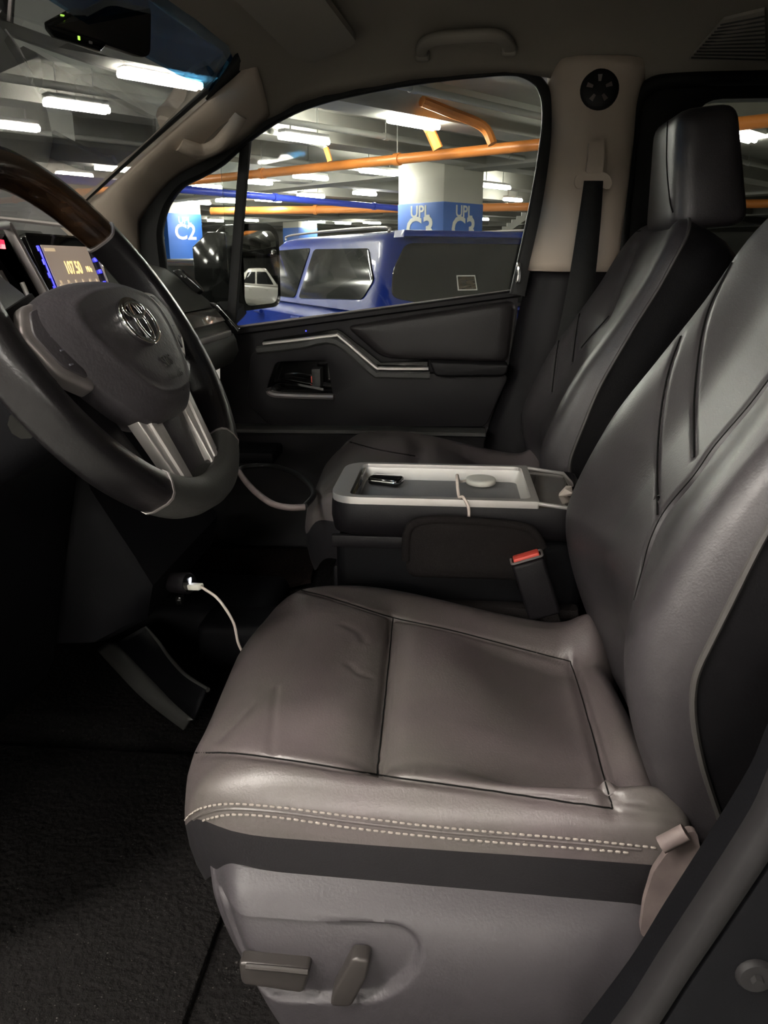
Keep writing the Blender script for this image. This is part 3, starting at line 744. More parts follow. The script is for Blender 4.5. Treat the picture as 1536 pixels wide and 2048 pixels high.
# ---- driver side: body behind the open door, sill, weatherstrip
sealp = [PY(a, b, 0.47) for a, b in [(1150, 2200), (1270, 2048), (1350, 1925), (1440, 1790), (1536, 1640), (1640, 1450)]]
sealp += [V((0.335, 0.47, 1.32)), V((0.365, 0.47, 1.55)), V((0.395, 0.47, 1.80)), V((0.40, 0.47, 1.93))]
sealc = spline(sealp, 6)
wl = [V((p.x + 0.008, 0.53, p.z)) for p in sealc] + [V((2.3, 0.53, 1.95)), V((2.3, 0.53, 0.55)), V((sealc[0].x + 0.008, 0.53, 0.55))]
whole('wall_left', MB().slab(wl, V((0, -0.075, 0)), 0.012), 'plastic_black', 'dark body pillar beside the driver seat at the open door', 'body side', kind='structure')
whole('trim_4', MB().tube(sealc, 1.0, 12, flat=(0.014, 0.010), up=(0, 1, 0)), 'seal_grey', 'grey rubber door seal curving past the driver seat', 'door seal', kind='structure', angle=80)
bt = PY(1508, 1945, 0.456)
bolt = MB().lathe([(0.014, 0), (0.014, 0.003), (0.012, 0.006)], bt, (0, -1, 0), 18).lathe([(0.005, 0.006), (0.004, 0.010)], bt, (0, -1, 0), 6)
whole('anchor_bolt', bolt, 'seal_grey', 'round metal bolt head on the dark pillar by the door seal', 'bolt')
whole('sill', MB().box((-0.35, 0.47, ZF - 0.03), (1.1, 0.10, 0.1), bev=0.02), 'plastic_black', 'dark door sill below the driver side opening', 'sill', kind='structure')
whole('front_bulkhead', MB().box((-1.22, 1.3, 1.0), (0.05, 1.75, 0.7)), 'plastic_black', 'dark bulkhead ahead of the footwell', 'wall', kind='structure', smooth=False)

# ================================================================== the seats
import numpy as np
def carve_many(mb, items):
    """press grooves along polylines: items = [(line, width, depth)]"""
    P = np.array([tuple(p) for p in mb.v]); me = bmesh.new(); vs = [me.verts.new(p) for p in mb.v]
    for f in mb.f:
        try: me.faces.new([vs[i] for i in f])
        except ValueError: pass
    bmesh.ops.recalc_face_normals(me, faces=list(me.faces)); me.normal_update()
    N = np.array([tuple(v.normal) for v in vs]); me.free()
    s = np.sign(np.einsum('ij,ij->i', N, P - np.array(tuple(CAM)))); N[s > 0] *= -1
    D = np.zeros(len(P))
    for line, w, dep in items:
        if len(line) < 2: continue
        L = np.array([tuple(p) for p in line]); dist = np.full(len(P), 1e9)
        for a, b in zip(L[:-1], L[1:]):
            ab = b - a; l2 = ab @ ab
            if l2 < 1e-12: continue
            t = np.clip((P - a) @ ab / l2, 0, 1); dist = np.minimum(dist, np.linalg.norm(P - a - t[:, None] * ab, axis=1))
        D = np.maximum(D, dep * np.exp(-(dist / w) ** 2) * (dist < 3.5 * w))
    P = P - N * D[:, None]
    mb.v = [V(p) for p in P]
def polar(outline, centre, fn, K, s0=0.0):
    """rings of a closed outline shrunk about its centre; fn(p, s, rim) -> point"""
    rows = []
    for k in range(K + 1):
        s = max(1e-3, k / K) if s0 == 0 else lerp(s0, 1, k / K)
        rows.append([fn(centre + (o - centre) * s, s, o) for o in outline])
    return rows
def resample_closed(P, n): return resample(list(P) + [P[0]], n + 1)[:-1]
# crest of the side bolsters, (x, z)
CREST = [(0.262, 0.88), (0.236, 0.94), (0.196, 1.04), (0.178, 1.12), (0.187, 1.18), (0.232, 1.284), (0.284, 1.365), (0.338, 1.45), (0.374, 1.52), (0.395, 1.56), (0.408, 1.59)]
_cr = resample(spline([(x, 0, z) for x, z in CREST], 8), 121)
_cl = sum((_cr[i + 1] - _cr[i]).length for i in range(120))
def back_pt(t, w, h, yc):
    k = max(0.0, min(119.999, w / _cl * 120)); i = int(k); f = k - i
    p = _cr[i].lerp(_cr[i + 1], f)
    a, b = _cr[max(0, i - 26)], _cr[min(120, i + 27)]
    tg = (b - a).normalized(); n = V((-tg.z, 0, tg.x))
    return V((p.x, yc + t, p.z)) + n * h
def make_seat(name, label, yc, group, K=90, MO=300, dz=0.0):
    root = empty(name, V((0, yc, ZF)), label, 'seat', group)
    # ---- cushion
    ol = roundpoly([V((-0.305, -0.245, 0)), V((0.262, -0.256, 0)), V((0.262, 0.256, 0)), V((-0.305, 0.245, 0))], [0.13, 0.04, 0.04, 0.15], 10)
    ol = [p + V((-0.014 * math.exp(-(p.y / 0.16) ** 2) if p.x < -0.25 else 0, 0, 0)) for p in ol]
    ol = resample_closed(ol, MO); cen = V((-0.03, 0, 0))
    def top(x, t):
        s = abs(t) / 0.25
        base = 0.99 - 0.012 * sst(0.45, 0.8, s) * (1 if t < 0 else 0) - 0.05 * sst(-0.06, 0.2, x)
        side = 0.993 + 0.0024 * sst(-0.1, 0.2, x) * (0 if t > 0 else 1)
        e0, e1 = (0.74, 0.92) if t < 0 else (0.40, 0.72)
        z = lerp(base, side, sst(e0, e1, s))
        ins = 1 - sst(e0, e1, s)
        z += ins * (0.010 * math.exp(-((x + 0.17) / 0.07) ** 2) - 0.014 * math.exp(-((x + 0.072) / 0.022) ** 2) + 0.006 * math.exp(-((x - 0.02) / 0.06) ** 2))
        z += 0.034 * math.exp(-((x - 0.222) / 0.034) ** 2) * (1 - sst(0.72, 0.95, s))
        z += (0.026 - 0.062 * sst(-0.14, 0.22, x)) * sst(-0.12, 0.24, t)
        z += 0.0035 * math.sin(23 * x + 9 * t) * math.sin(17 * t + 3) * ins
        return z
    def fn(p, s, o):
        d = (1 - s) * (o - cen).length; fr = sst(0.12, 0.27, -o.x) * (1 - sst(0.16, 0.235, abs(o.y)))
        rw = lerp(0.075, 0.12, fr); rh = lerp(0.062, 0.105, fr)
        q = max(0.0, 1 - d / rw); z = top(p.x, p.y) - rh * (1 - math.sqrt(max(0, 1 - q * q)))
        return V((p.x, yc + p.y, z + dz))
    rows = polar(ol, cen, fn, K); skirt = [rows[K]]
    for ins, z in [(0.0, None), (-0.001, 0.012), (0.002, 0.045), (0.008, 0.075), (0.016, 0.10)]:
        if z is None: continue
        rim = rows[K]; (rows if z < 0.025 else skirt).append([V((lerp(o.x, cen.x, ins * 3), yc + o.y * (1 - ins * 3), rim[i].z - z)) for i, o in enumerate(ol)])
    skirt[0] = rows[-1]
    cu = MB(); cu.grid([r + [r[0]] for r in rows])
    part('cushion_skirt', MB().grid([r + [r[0]] for r in skirt]), 'leather_side_shaded', root, 'leather cushion side with shade put into its colour', angle=75)
    return root, cu, ol
def make_back(yc, K=90, MO=280):
    Wt = _cl
    ol = roundpoly([V((-0.225, 0.0, 0)), V((-0.262, 0.24, 0)), V((-0.258, 0.44, 0)), V((-0.205, Wt, 0)), V((0.205, Wt, 0)), V((0.258, 0.44, 0)), V((0.262, 0.24, 0)), V((0.225, 0.0, 0))],
                   [0.05, 0.15, 0.2, 0.09, 0.09, 0.2, 0.15, 0.05], 8)
    ol = resample_closed(ol, MO); cen = V((0, Wt * 0.5, 0))
    def hwid(w): return lerp(0.225, 0.262, min(1, w / 0.24)) if w < 0.35 else lerp(0.26, 0.205, (w - 0.35) / (Wt - 0.35))
    def h(t, w):
        q = abs(t) / hwid(w); bo = 0.040 * sst(0.0, 0.15, w) * (1 - 0.55 * sst(0.40, Wt, w))
        v = -bo * (1 - sst(0.22, 0.84, q))
        v += 0.006 * math.exp(-((w - 0.27) / 0.1) ** 2) * (1 - sst(0.3, 0.6, q))
        return v
    def fn(p, s, o):
        d = (1 - s) * (o - cen).length; up_ = sst(0.28, 0.62, p.y); rw, rh = lerp(0.05, 0.034, up_), lerp(0.052, 0.024, up_)
        q = max(0.0, 1 - d / rw)
        return back_pt(p.x, p.y, h(p.x, p.y) - rh * (1 - math.sqrt(max(0, 1 - q * q))), yc)
    rows = polar(ol, cen, fn, K)
    side = [rows[K]]
    for dh, ins in [(0.01, 0.004), (0.04, 0.0), (0.08, 0.004), (0.11, 0.03), (0.12, 0.08)]:
        side.append([back_pt(o.x * (1 - ins), cen.y + (o.y - cen.y) * (1 - ins), h(o.x, o.y) - lerp(0.052, 0.024, sst(0.28, 0.62, o.y)) - dh, yc) for o in ol])
    fr = MB().grid([r + [r[0]] for r in rows]); sd = MB().grid([r + [r[0]] for r in side])
    bk = MB(); bk.loft([side[-1], [p.lerp(sum(side[-1], V((0, 0, 0))) / len(ol), 0.3) + V((0.006, 0, -0.003)) for p in side[-1]]])
    pip = [p for p in rows[K]]
    return fr, sd, bk, pip
def make_headrest(yc, c=(0.472, 1.668), seed=0):
    b = bmesh.new(); bmesh.ops.create_cube(b, size=1)
    for v in b.verts: v.co = V((v.co.x * 0.118 * (1.0 if v.co.z > 0 else 0.98), v.co.y * (0.21 if v.co.z > 0 else 0.25), v.co.z * 0.215))
    bmesh.ops.bevel(b, geom=list(b.edges), offset=0.034, segments=6, affect='EDGES', profile=0.6)
    for v in b.verts:
        v.co.x -= 0.016 * (1 - (v.co.y / 0.13) ** 2) if v.co.x < 0 else 0
        v.co.x += -0.02 * v.co.z / 0.1 * 0.5 if v.co.x > 0 else 0.008 * (v.co.z / 0.1)
    mb = MB(); mb.bm(b, Matrix.Translation((c[0], yc, c[1])) @ Matrix.Rotation(R(-6), 4, 'Y')); return mb

# ------------------------------------------------ driver seat
YC1 = 0.905
seat1, cu, ol = make_seat('driver_seat', 'near black leather driver seat with stitched cushion and power switches', YC1, 'front seats of the van')
t0 = bvh(cu)
near_seam = [(392, 1506), (460, 1506), (540, 1515), (640, 1530), (755, 1550), (880, 1567), (1000, 1584), (1120, 1602), (1226, 1617)]
far_seam = [(572, 1174), (640, 1190), (690, 1205), (785, 1235), (900, 1260), (1000, 1286), (1140, 1323)]
cross_seam = [(786, 1236), (780, 1300), (772, 1380), (763, 1460), (754, 1548)]
rear_seam = [(1140, 1322), (1162, 1390), (1185, 1470), (1205, 1545), (1226, 1617)]
wrinkle = [(553, 1375), (548, 1420), (544, 1470), (540, 1512)]
W2 = [(440, 1478), (462, 1455), (490, 1425), (505, 1408)]
corner_seam = [(1226, 1617), (1270, 1622), (1310, 1628), (1350, 1636)]
W3 = [(700, 1330), (718, 1345), (735, 1350)]; W4 = [(690, 1250), (715, 1262), (728, 1280)]
lines = [(on_surface(t0, near_seam), 0.0042, 0.005), (on_surface(t0, far_seam), 0.004, 0.005), (on_surface(t0, cross_seam), 0.006, 0.009), (on_surface(t0, rear_seam), 0.007, 0.011),
         (on_surface(t0, wrinkle), 0.003, 0.0025), (on_surface(t0, W2), 0.003, 0.002), (on_surface(t0, W3), 0.006, 0.002), (on_surface(t0, W4), 0.006, 0.002), (on_surface(t0, corner_seam), 0.005, 0.006)]
carve_many(cu, lines)
cush = part('cushion', cu, 'leather_worn_sheen', seat1, 'wide leather seat cushion', angle=75)
t1 = bvh(cu)
for ln in (near_seam, far_seam, cross_seam, rear_seam):
    s = on_surface(t1, ln, 8, 0.0006)
    if len(s) > 2: part('seam', MB().tube(s, 0.0009, 6), 'seam', cush)
# stitching: two rows of pale thread along the outer edge
st1 = [(372, 1640), (385, 1626), (410, 1614), (460, 1607), (560, 1614), (700, 1632), (850, 1650), (1000, 1664), (1150, 1677), (1310, 1694)]
st2 = [(382, 1662), (394, 1648), (420, 1636), (470, 1628), (560, 1634), (700, 1654), (850, 1671), (1000, 1684), (1150, 1695), (1255, 1704)]
for q in (st1, st2):
    path = on_surface(t1, q, 10, 0.0012)
    if len(path) > 3:
        n = int(sum((path[i + 1] - path[i]).length for i in range(len(path) - 1)) / 0.0075)
        pp = resample(path, n * 2); sm = MB()
        for i in range(0, len(pp) - 1, 2):
            a, b = pp[i], pp[i + 1]; d = (b - a).normalized(); sm.tube([a - d * 0.0008, a, b, b + d * 0.0008], [0.0004, 0.0012, 0.0012, 0.0004], 5)
        part('stitching', sm, 'thread', cush, 'row of pale thread stitches', kind='stuff')
mid = [((a[0] + b[0]) / 2, (a[1] + b[1]) / 2) for a, b in zip(st1, st2)]
mp = on_surface(t1, mid, 8, 0.0)
if len(mp) > 3: part('piping', MB().tube(mp, 0.0018, 6), 'leather_worn_sheen', cush)
# outer plastic shield with its switch recess
YE = YC1 - 0.255
PROF = [(YE + 0.016, 0.872), (YE + 0.006, 0.866), (YE - 0.006, 0.857), (YE - 0.018, 0.842), (YE - 0.028, 0.82), (YE - 0.033, 0.795), (YE - 0.034, 0.765), (YE - 0.031, 0.73), (YE - 0.025, 0.69), (YE - 0.014, 0.645)]
prf = resample(spline([(0, a, b) for a, b in PROF], 6), 70)
fe = [PY(a, b, YE - 0.02) for a, b in [(350, 1655), (352, 1700), (372, 1780), (400, 1860), (440, 1950), (485, 2048), (520, 2120)]]
def xfr(z):
    for i in range(len(fe) - 1):
        if fe[i].z >= z >= fe[i + 1].z: return lerp(fe[i].x, fe[i + 1].x, (fe[i].z - z) / (fe[i].z - fe[i + 1].z))
    return fe[0].x if z > fe[0].z else fe[-1].x
rp = [PY(a, b, YE - 0.03) for a, b in [(416, 1848), (600, 1857), (775, 1866), (822, 1878), (842, 1903), (830, 1940), (795, 1975), (745, 1998), (640, 2003), (560, 1999), (500, 1974), (452, 1930), (428, 1886)]]
rp = [(p.x, p.z) for p in spline(rp, 5, True)]
def sd_poly(x, z):
    d = 1e9; ins = False; n = len(rp); j = n - 1
    for i in range(n):
        ax, az = rp[j]; bx, bz = rp[i]
        ex, ez = bx - ax, bz - az; t = max(0, min(1, ((x - ax) * ex + (z - az) * ez) / (ex * ex + ez * ez + 1e-12)))
        d = min(d, math.hypot(x - ax - ex * t, z - az - ez * t))
        if (az > z) != (bz > z) and x < (bx - ax) * (z - az) / (bz - az) + ax: ins = not ins
        j = i
    return d if ins else -d
rows = []
for p in prf:
    x0 = xfr(p.z); row = []
    for i in range(131):
        x = lerp(x0, 0.25, i / 130); y = p.y + 0.06 * (1 - sst(0, 0.07, x - x0)) ** 2 + 0.02 * sst(0.2, 0.25, x)
        if p.z < 0.86 and x < 0.05: y += 0.011 * sst(-0.001, 0.006, sd_poly(x, p.z))
        row.append(V((x, y, p.z)))
    rows.append(row)
sh = MB().grid(rows); sht = bvh(sh)
shield = part('side_shield', sh, 'plastic_grey', seat1, 'grained grey plastic seat side cover', angle=60); solid(shield, 0.004, -1)
yq = YE - 0.022
sw = [PY(a, b, yq) for a, b in [(484, 1900), (626, 1913), (612, 1962), (490, 1944)]]
s1 = part('slide_switch', MB().slab(roundpoly(sw, 0.006, 3), V((0, -0.016, 0)), 0.005, 3), 'switch_metal', shield, 'long horizontal seat slide switch')
rl = [PY(a, b, yq - 0.018) for a, b in [(492, 1932), (560, 1938), (616, 1944)]]
part('switch_ridge', MB().tube(rl, 0.0032, 8), 'switch_metal', shield)
sw = [PY(a, b, yq) for a, b in [(708, 1888), (744, 1892), (738, 1926), (706, 1986), (664, 1984), (670, 1956)]]
part('recline_switch', MB().slab(roundpoly(sw, 0.006, 3), V((0, -0.018, 0)), 0.006, 3), 'switch_metal', shield, 'upright backrest recline switch')
part('seat_base', MB().box((-0.02, YC1 + 0.01, 0.79), (0.44, 0.42, 0.2), bev=0.01), 'plastic', seat1)
for yy in (YC1 - 0.17, YC1 + 0.19): part('seat_rail', MB().box((0.02, yy, ZF + 0.012), (0.44, 0.035, 0.03), bev=0.004), 'silver_dim', seat1, 'metal slide rail')
# recliner hinge cover behind the cushion
hc = [PY(a, b, 0.635) for a, b in [(1394, 1664), (1374, 1664), (1336, 1704), (1306, 1746), (1288, 1806), (1280, 1870), (1320, 1890), (1384, 1822), (1414, 1756), (1402, 1704)]]
part('hinge_cover', MB().slab(roundpoly(hc, 0.006, 3), V((0, 0.01, 0)), 0.003), 'taupe', seat1, 'scuffed taupe recliner hinge cover')
part('hinge_lever', MB().tube([PY(1322, 1690, 0.63), PY(1372, 1664, 0.63)], 0.0085, 10), 'taupe', seat1)
# backrest
fr, sd, bk, pip = make_back(YC1)
tb = bvh(fr)
seamA = [(1560, 372), (1500, 462), (1432, 585), (1407, 654), (1395, 728), (1388, 810), (1388, 915)]
seamB = [(1362, 672), (1338, 740), (1322, 822), (1315, 912), (1315, 1030)]
ins_s = [(1560, 728), (1500, 808), (1430, 890), (1388, 950), (1330, 1020), (1300, 1080), (1284, 1140), (1268, 1200)]
ll = [(on_surface(tb, seamA), 0.004, 0.004), (on_surface(tb, seamB), 0.004, 0.004), (on_surface(tb, ins_s), 0.007, 0.008)]
carve_many(fr, ll)
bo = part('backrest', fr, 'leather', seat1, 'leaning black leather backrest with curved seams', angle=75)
tb = bvh(fr)
for ln in (seamA, seamB, ins_s):
    s = on_surface(tb, ln, 8, 0.0)
    if len(s) > 2: part('seam', MB().tube(s, 0.0013 if ln is not ins_s else 0.0008, 6), 'seam', bo)
part('side_panel', sd, 'leather_dark', seat1, 'leather backrest side with shade put into its colour', angle=60)
part('back_cover', bk, 'plastic', seat1)
part('piping', MB().tube(pip, 0.0035, 6, closed=True), 'piping', bo, 'raised seam piping')
hr = make_headrest(YC1)
part('headrest', hr, 'leather', seat1)
for dy in (-0.06, 0.06): part('headrest_post', MB().tube([(0.455, YC1 + dy, 1.6), (0.425, YC1 + dy, 1.5)], 0.006, 8), 'chrome', seat1)

# ------------------------------------------------ passenger seat
YC2 = 1.71
seat2, cu2, ol2 = make_seat('passenger_seat', 'far black leather passenger seat with headrest, by the passenger door', YC2, 'front seats of the van', 70, 220, 0.078)
tt = bvh(cu2)
ps = [(700, 884), (760, 900), (830, 912)]
carve_many(cu2, [(on_surface(tt, ps), 0.004, 0.004)])
c2o = part('cushion', cu2, 'leather_worn_sheen', seat2, 'leather seat cushion', angle=75)
s = on_surface(bvh(cu2), ps, 8)
if len(s) > 2: part('seam', MB().tube(s, 0.0014, 6), 'seam', c2o)
fr, sd, bk, pip = make_back(YC2, 80, 240)
tb = bvh(fr)
P1 = [(1174, 572), (1162, 612), (1153, 662), (1145, 724)]
P2 = [(1128, 642), (1116, 690), (1109, 740), (1104, 784)]
P3 = [(1266, 500), (1255, 535), (1243, 564), (1228, 605), (1216, 634)]
P4 = [(1218, 632), (1200, 652), (1182, 672), (1162, 696)]
P5 = [(1246, 468), (1262, 464), (1282, 462)]
ll = [(on_surface(tb, q), 0.005, 0.004) for q in (P1, P2, P4)] + [(on_surface(tb, P3), 0.012, 0.008)]
carve_many(fr, ll)
bo2 = part('backrest', fr, 'leather', seat2, 'leaning black leather backrest', angle=75)
tb = bvh(fr)
for ln in (P1, P2, P4, P5):
    s = on_surface(tb, ln, 6, 0.0)
    if len(s) > 2: part('seam', MB().tube(s, 0.0015, 6), 'seam', bo2)
part('side_panel', sd, 'leather_dark', seat2, 'leather backrest side with shade put into its colour', angle=60)
part('back_cover', bk, 'plastic', seat2)
part('piping', MB().tube(pip, 0.0035, 6, closed=True), 'piping', bo2, 'raised seam piping')
hr = make_headrest(YC2)
hro = part('headrest', hr, 'leather', seat2, 'square padded leather headrest')
th = bvh(hr)
s = on_surface(th, [(1342, 196), (1338, 220), (1335, 260), (1334, 330), (1340, 400), (1346, 425)], 6, 0.0)
if len(s) > 2: part('seam', MB().tube(s, 0.0018, 6), 'seam', hro)
for dy in (-0.06, 0.06): part('headrest_post', MB().tube([(0.455, YC2 + dy, 1.6), (0.425, YC2 + dy, 1.5)], 0.006, 8), 'chrome', seat2)
part('post_guide', MB().box((0.43, YC2 - 0.06, 1.608), (0.03, 0.04, 0.012), bev=0.004), 'gloss_black', seat2)
part('seat_base', MB().box((-0.02, YC2, 0.79), (0.44, 0.42, 0.2), bev=0.01), 'plastic', seat2)

# ================================================================== dashboard
DB = V((-0.8, 1.3, 0.95))
dash = empty('dashboard', DB, 'dark dashboard with radio screen, wood inlay and silver strips', 'dashboard')
def prof_loft(secs):
    """secs = [(y, [(x,z)...])]"""
    return MB().loft([[V((x, y, z)) for x, z in pr] for y, pr in secs])
TOPP = [(-1.28, 1.36), (-1.05, 1.43), (-0.86, 1.488), (-0.78, 1.50), (-0.72, 1.485), (-0.655, 1.44), (-0.615, 1.408), (-0.605, 1.392), (-0.66, 1.375), (-1.26, 1.30)]
def lift_p(pr, dz, dx=0): return [(x + (dx if i in (4, 5, 6, 7, 8) else 0), z + dz * (1 if 1 <= i <= 8 else 0)) for i, (x, z) in enumerate(pr)]
secs = [(0.53, lift_p(TOPP, 0.03, 0.05)), (0.58, lift_p(TOPP, 0.05, 0.05)), (1.06, lift_p(TOPP, 0.05, 0.02)), (1.14, lift_p(TOPP, 0.055, -0.045)), (1.48, lift_p(TOPP, 0.055, -0.045)), (1.56, lift_p(TOPP, 0.02, -0.02)), (1.66, TOPP), (1.96, TOPP), (2.0, lift_p(TOPP, -0.008, -0.008)), (2.035, lift_p(TOPP, -0.03, -0.03))]
part('upper_pad', prof_loft(secs), 'plastic_dash', dash, 'soft grey upper dash pad', angle=50)
LOWP = [(-1.2, 1.33), (-0.68, 1.375), (-0.61, 1.378), (-0.578, 1.368), (-0.56, 1.345), (-0.545, 1.315), (-0.54, 1.285), (-0.56, 1.255), (-0.63, 1.225), (-1.2, 1.15)]
secs = [(1.5, LOWP), (1.93, LOWP), (1.965, [(x - 0.006, z - 0.002) for x, z in LOWP]), (1.99, [(x - 0.03, z - 0.004) for x, z in LOWP])]
part('passenger_panel', prof_loft(secs), 'plastic_dash', dash, 'grey passenger side dash face', angle=50)
part('wood_inlay', MB().slab([V((x, y, z)) for x, y, z in [(-0.575, 1.52, 1.352), (-0.575, 1.90, 1.352), (-0.60, 1.90, 1.382), (-0.60, 1.52, 1.382)]], V((0.018, 0, 0.012)), 0.002), 'wood_dash', dash, 'glossy dark wood inlay')
part('silver_strip', MB().tube([(-0.553, 1.52, 1.333), (-0.553, 1.905, 1.333)], 1.0, 8, flat=(0.008, 0.008), up=(0, 0, 1)), 'silver', dash, 'silver trim strip')
part('side_vent', MB().slab(roundpoly(py([(420, 604), (436, 606), (482, 658), (476, 668), (460, 664)], 1.955), 0.006, 3), V((0, -0.012, 0)), 0.002), 'gloss_black', dash, 'narrow black side vent')
part('defroster_vent', MB().slab(roundpoly(py([(346, 546), (362, 543), (408, 584), (396, 592)], 1.95), 0.005, 3), V((0.0, -0.012, 0.006)), 0.002), 'gloss_black', dash, 'black demister slot')
part('vent_edge', MB().tube(py([(364, 541), (390, 562), (408, 583)], 1.935), 0.0028, 6), 'chrome', dash)
part('glovebox', MB().box((-0.90, 1.76, 1.10), (0.52, 0.52, 0.26), bev=0.04, seg=3), 'plastic_black', dash, 'black glovebox')
part('knee_panel', MB().box((-0.90, 0.83, 1.12), (0.62, 0.58, 0.46), Matrix.Rotation(R(14), 3, 'Y'), 0.05, 3), 'plastic_black', dash, 'black knee panel under the wheel')
CEN = [(-1.15, 1.50), (-0.70, 1.53), (-0.655, 1.46), (-0.60, 1.32), (-0.56, 1.16), (-0.50, 1.05), (-0.475, 1.0), (-0.49, 0.94), (-0.56, 0.90), (-1.15, 0.86)]
part('centre_stack', prof_loft([(1.10, [(x - 0.02, z) for x, z in CEN]), (1.115, CEN), (1.475, CEN), (1.49, [(x - 0.02, z) for x, z in CEN])]), 'plastic_black', dash, 'black centre stack')
part('instrument_hood', MB().box((-0.74, 0.80, 1.50), (0.24, 0.46, 0.13), Matrix.Rotation(R(20), 3, 'Y'), 0.03, 3), 'plastic_black', dash)
# radio head unit
TL, BL, TR, BR = PY(80, 490, 1.24), PY(122, 592, 1.24), PY(170, 490, 1.40), PY(211, 592, 1.40)
eu = (TL - BL).normalized(); er = V((0, 1, 0)); en = er.cross(eu).normalized(); en = en if en.x > 0 else -en
H, Wd = (TL - BL).length, 0.16
def S(u, v, o=0.0): return TL + er * (u * Wd) - eu * (v * H) + en * o          # u right, v down
hu = part('radio', MB().slab(roundpoly([S(-0.2, -0.24, -0.012), S(1.28, -0.24, -0.012), S(1.28, 1.25, -0.012), S(-0.2, 1.25, -0.012)], 0.01, 3), en * 0.012, 0.003), 'gloss_black', dash, 'black radio unit with lit screen')
part('screen', MB().slab([S(0, 0, 0), S(1, 0, 0), S(1, 1, 0), S(0, 1, 0)], en * 0.0008), 'screen_bg', hu, 'brown lit radio screen', smooth=False)
part('screen_bar', MB().slab([S(0, 0.86, 0.001), S(1, 0.86, 0.001), S(1, 1, 0.001), S(0, 1, 0.001)], en * 0.0004), 'screen_bar', hu, smooth=False)
tx = MB(); text_into(tx, '107.50', S(0.50, 0.46, 0.0012), er, eu, 0.030, 0.0004, xs=0.72, bold=0.01)
part('frequency', tx, 'screen_text', hu, 'orange digits reading 107.50', smooth=False)
tx = MB(); text_into(tx, 'MHz', S(0.85, 0.49, 0.0012), er, eu, 0.014, 0.0004, xs=0.8)
part('unit_text', tx, 'screen_text', hu, 'small orange letters reading MHz', smooth=False)
ic = MB()
for k in range(6):
    u = 0.09 + k * 0.165
    ic.slab([S(u, 0.70, 0.001), S(u + 0.035, 0.70, 0.001), S(u + 0.035, 0.76, 0.001), S(u, 0.76, 0.001)], en * 0.0004)
    ic.slab([S(u - 0.03, 0.78, 0.001), S(u + 0.07, 0.78, 0.001), S(u + 0.07, 0.815, 0.001), S(u - 0.03, 0.815, 0.001)], en * 0.0004)
ic.slab([S(0.04, 0.06, 0.001), S(0.25, 0.06, 0.001), S(0.25, 0.12, 0.001), S(0.04, 0.12, 0.001)], en * 0.0004)
part('preset_icons', ic, 'screen_dim', hu, 'row of six dim station icons', smooth=False)
for k in range(4):
    v = 0.02 + k * 0.26
    part('lit_key', MB().slab([S(-0.085, v, 0), S(-0.05, v, 0), S(-0.05, v + 0.10, 0), S(-0.085, v + 0.10, 0)], en * 0.002), 'led_blue', hu, 'blue lit key', smooth=False)
    part('lit_key', MB().slab([S(1.085, v - 0.04, 0), S(1.13, v - 0.04, 0), S(1.13, v + 0.04, 0), S(1.085, v + 0.04, 0)], en * 0.002), 'led_blue', hu, 'blue lit key', smooth=False)
part('lit_strip', MB().tube([S(-0.055, 0.1, 0.001), S(-0.055, 1.0, 0.001)], 0.0012, 5), 'led_blue', hu)
part('frame_edge', MB().tube([S(1.17, -0.2, 0.002), S(1.17, 1.2, 0.002)], 0.0025, 6), 'silver_dim', hu)
def SL(a, b, y0, y1): return PY(a[0], a[1], y0), PY(b[0], b[1], y1)
part('silver_frame', MB().tube([PY(14, 450, 1.185), PY(92, 592, 1.185), PY(110, 630, 1.185)], 1.0, 8, flat=(0.006, 0.008), up=(0, 1, 0)), 'silver_dim', dash, 'upright silver frame bar')
part('silver_frame', MB().tube([PY(-12, 452, 1.12), PY(14, 450, 1.185)], 1.0, 8, flat=(0.006, 0.006), up=(0, 0, 1)), 'silver_dim', dash)
part('silver_frame', MB().tube([PY(-6, 545, 1.13), PY(32, 612, 1.13), PY(50, 650, 1.13)], 1.0, 8, flat=(0.006, 0.008), up=(0, 1, 0)), 'silver_dim', dash)
part('vent_opening', MB().slab(py([(-20, 468), (10, 468), (80, 600), (40, 620), (-20, 520)], 1.165), V((-0.02, 0.0, 0))), 'rubber', dash, 'dark centre air vent')
part('vent_tab', MB().tube([PY(44, 565, 1.15), PY(60, 602, 1.15)], 0.0035, 6), 'silver', dash)
part('hazard_light', MB().slab(py([(-10, 478), (4, 480), (8, 498), (-10, 496)], 1.16), V((0.003, 0, 0))), 'led_red', dash, 'small red lit symbol', smooth=False)
part('pad_edge_highlight', MB().tube(py([(-30, 434), (60, 443), (150, 454), (190, 470)], 1.33), 0.004, 6), 'silver_dim', dash)  # silvery tube standing in for the highlight along the dash pad

# ================================================================== steering wheel
WC = V((-0.362, 0.792, 1.427)); TH = R(31)
wn = V((math.cos(TH), 0, math.sin(TH))); wa = V((0, 1, 0)); wu = V((-math.sin(TH), 0, math.cos(TH)))
def wpt(a, u, o=0.0): return WC + wa * a + wu * u + wn * o
RW = 0.192
wheel = empty('steering_wheel', WC - wn * 0.05, 'leather steering wheel with wooden top, silver spokes and round badge', 'steering wheel')
def rim(a0, a1, r, n=40): return [wpt(RW * math.cos(R(lerp(a0, a1, i / n))), RW * math.sin(R(lerp(a0, a1, i / n)))) for i in range(n + 1)]
part('wood_rim', MB().tube(rim(38, 142, 0), 1.0, 14, flat=(0.019, 0.0165), up=wn, cap=True), 'wood', wheel, 'glossy dark wood upper rim', angle=70)
part('leather_rim', MB().tube(rim(-56, 38, 0), 1.0, 14, flat=(0.0205, 0.018), up=wn), 'rim_leather', wheel, 'black leather rim', angle=70)
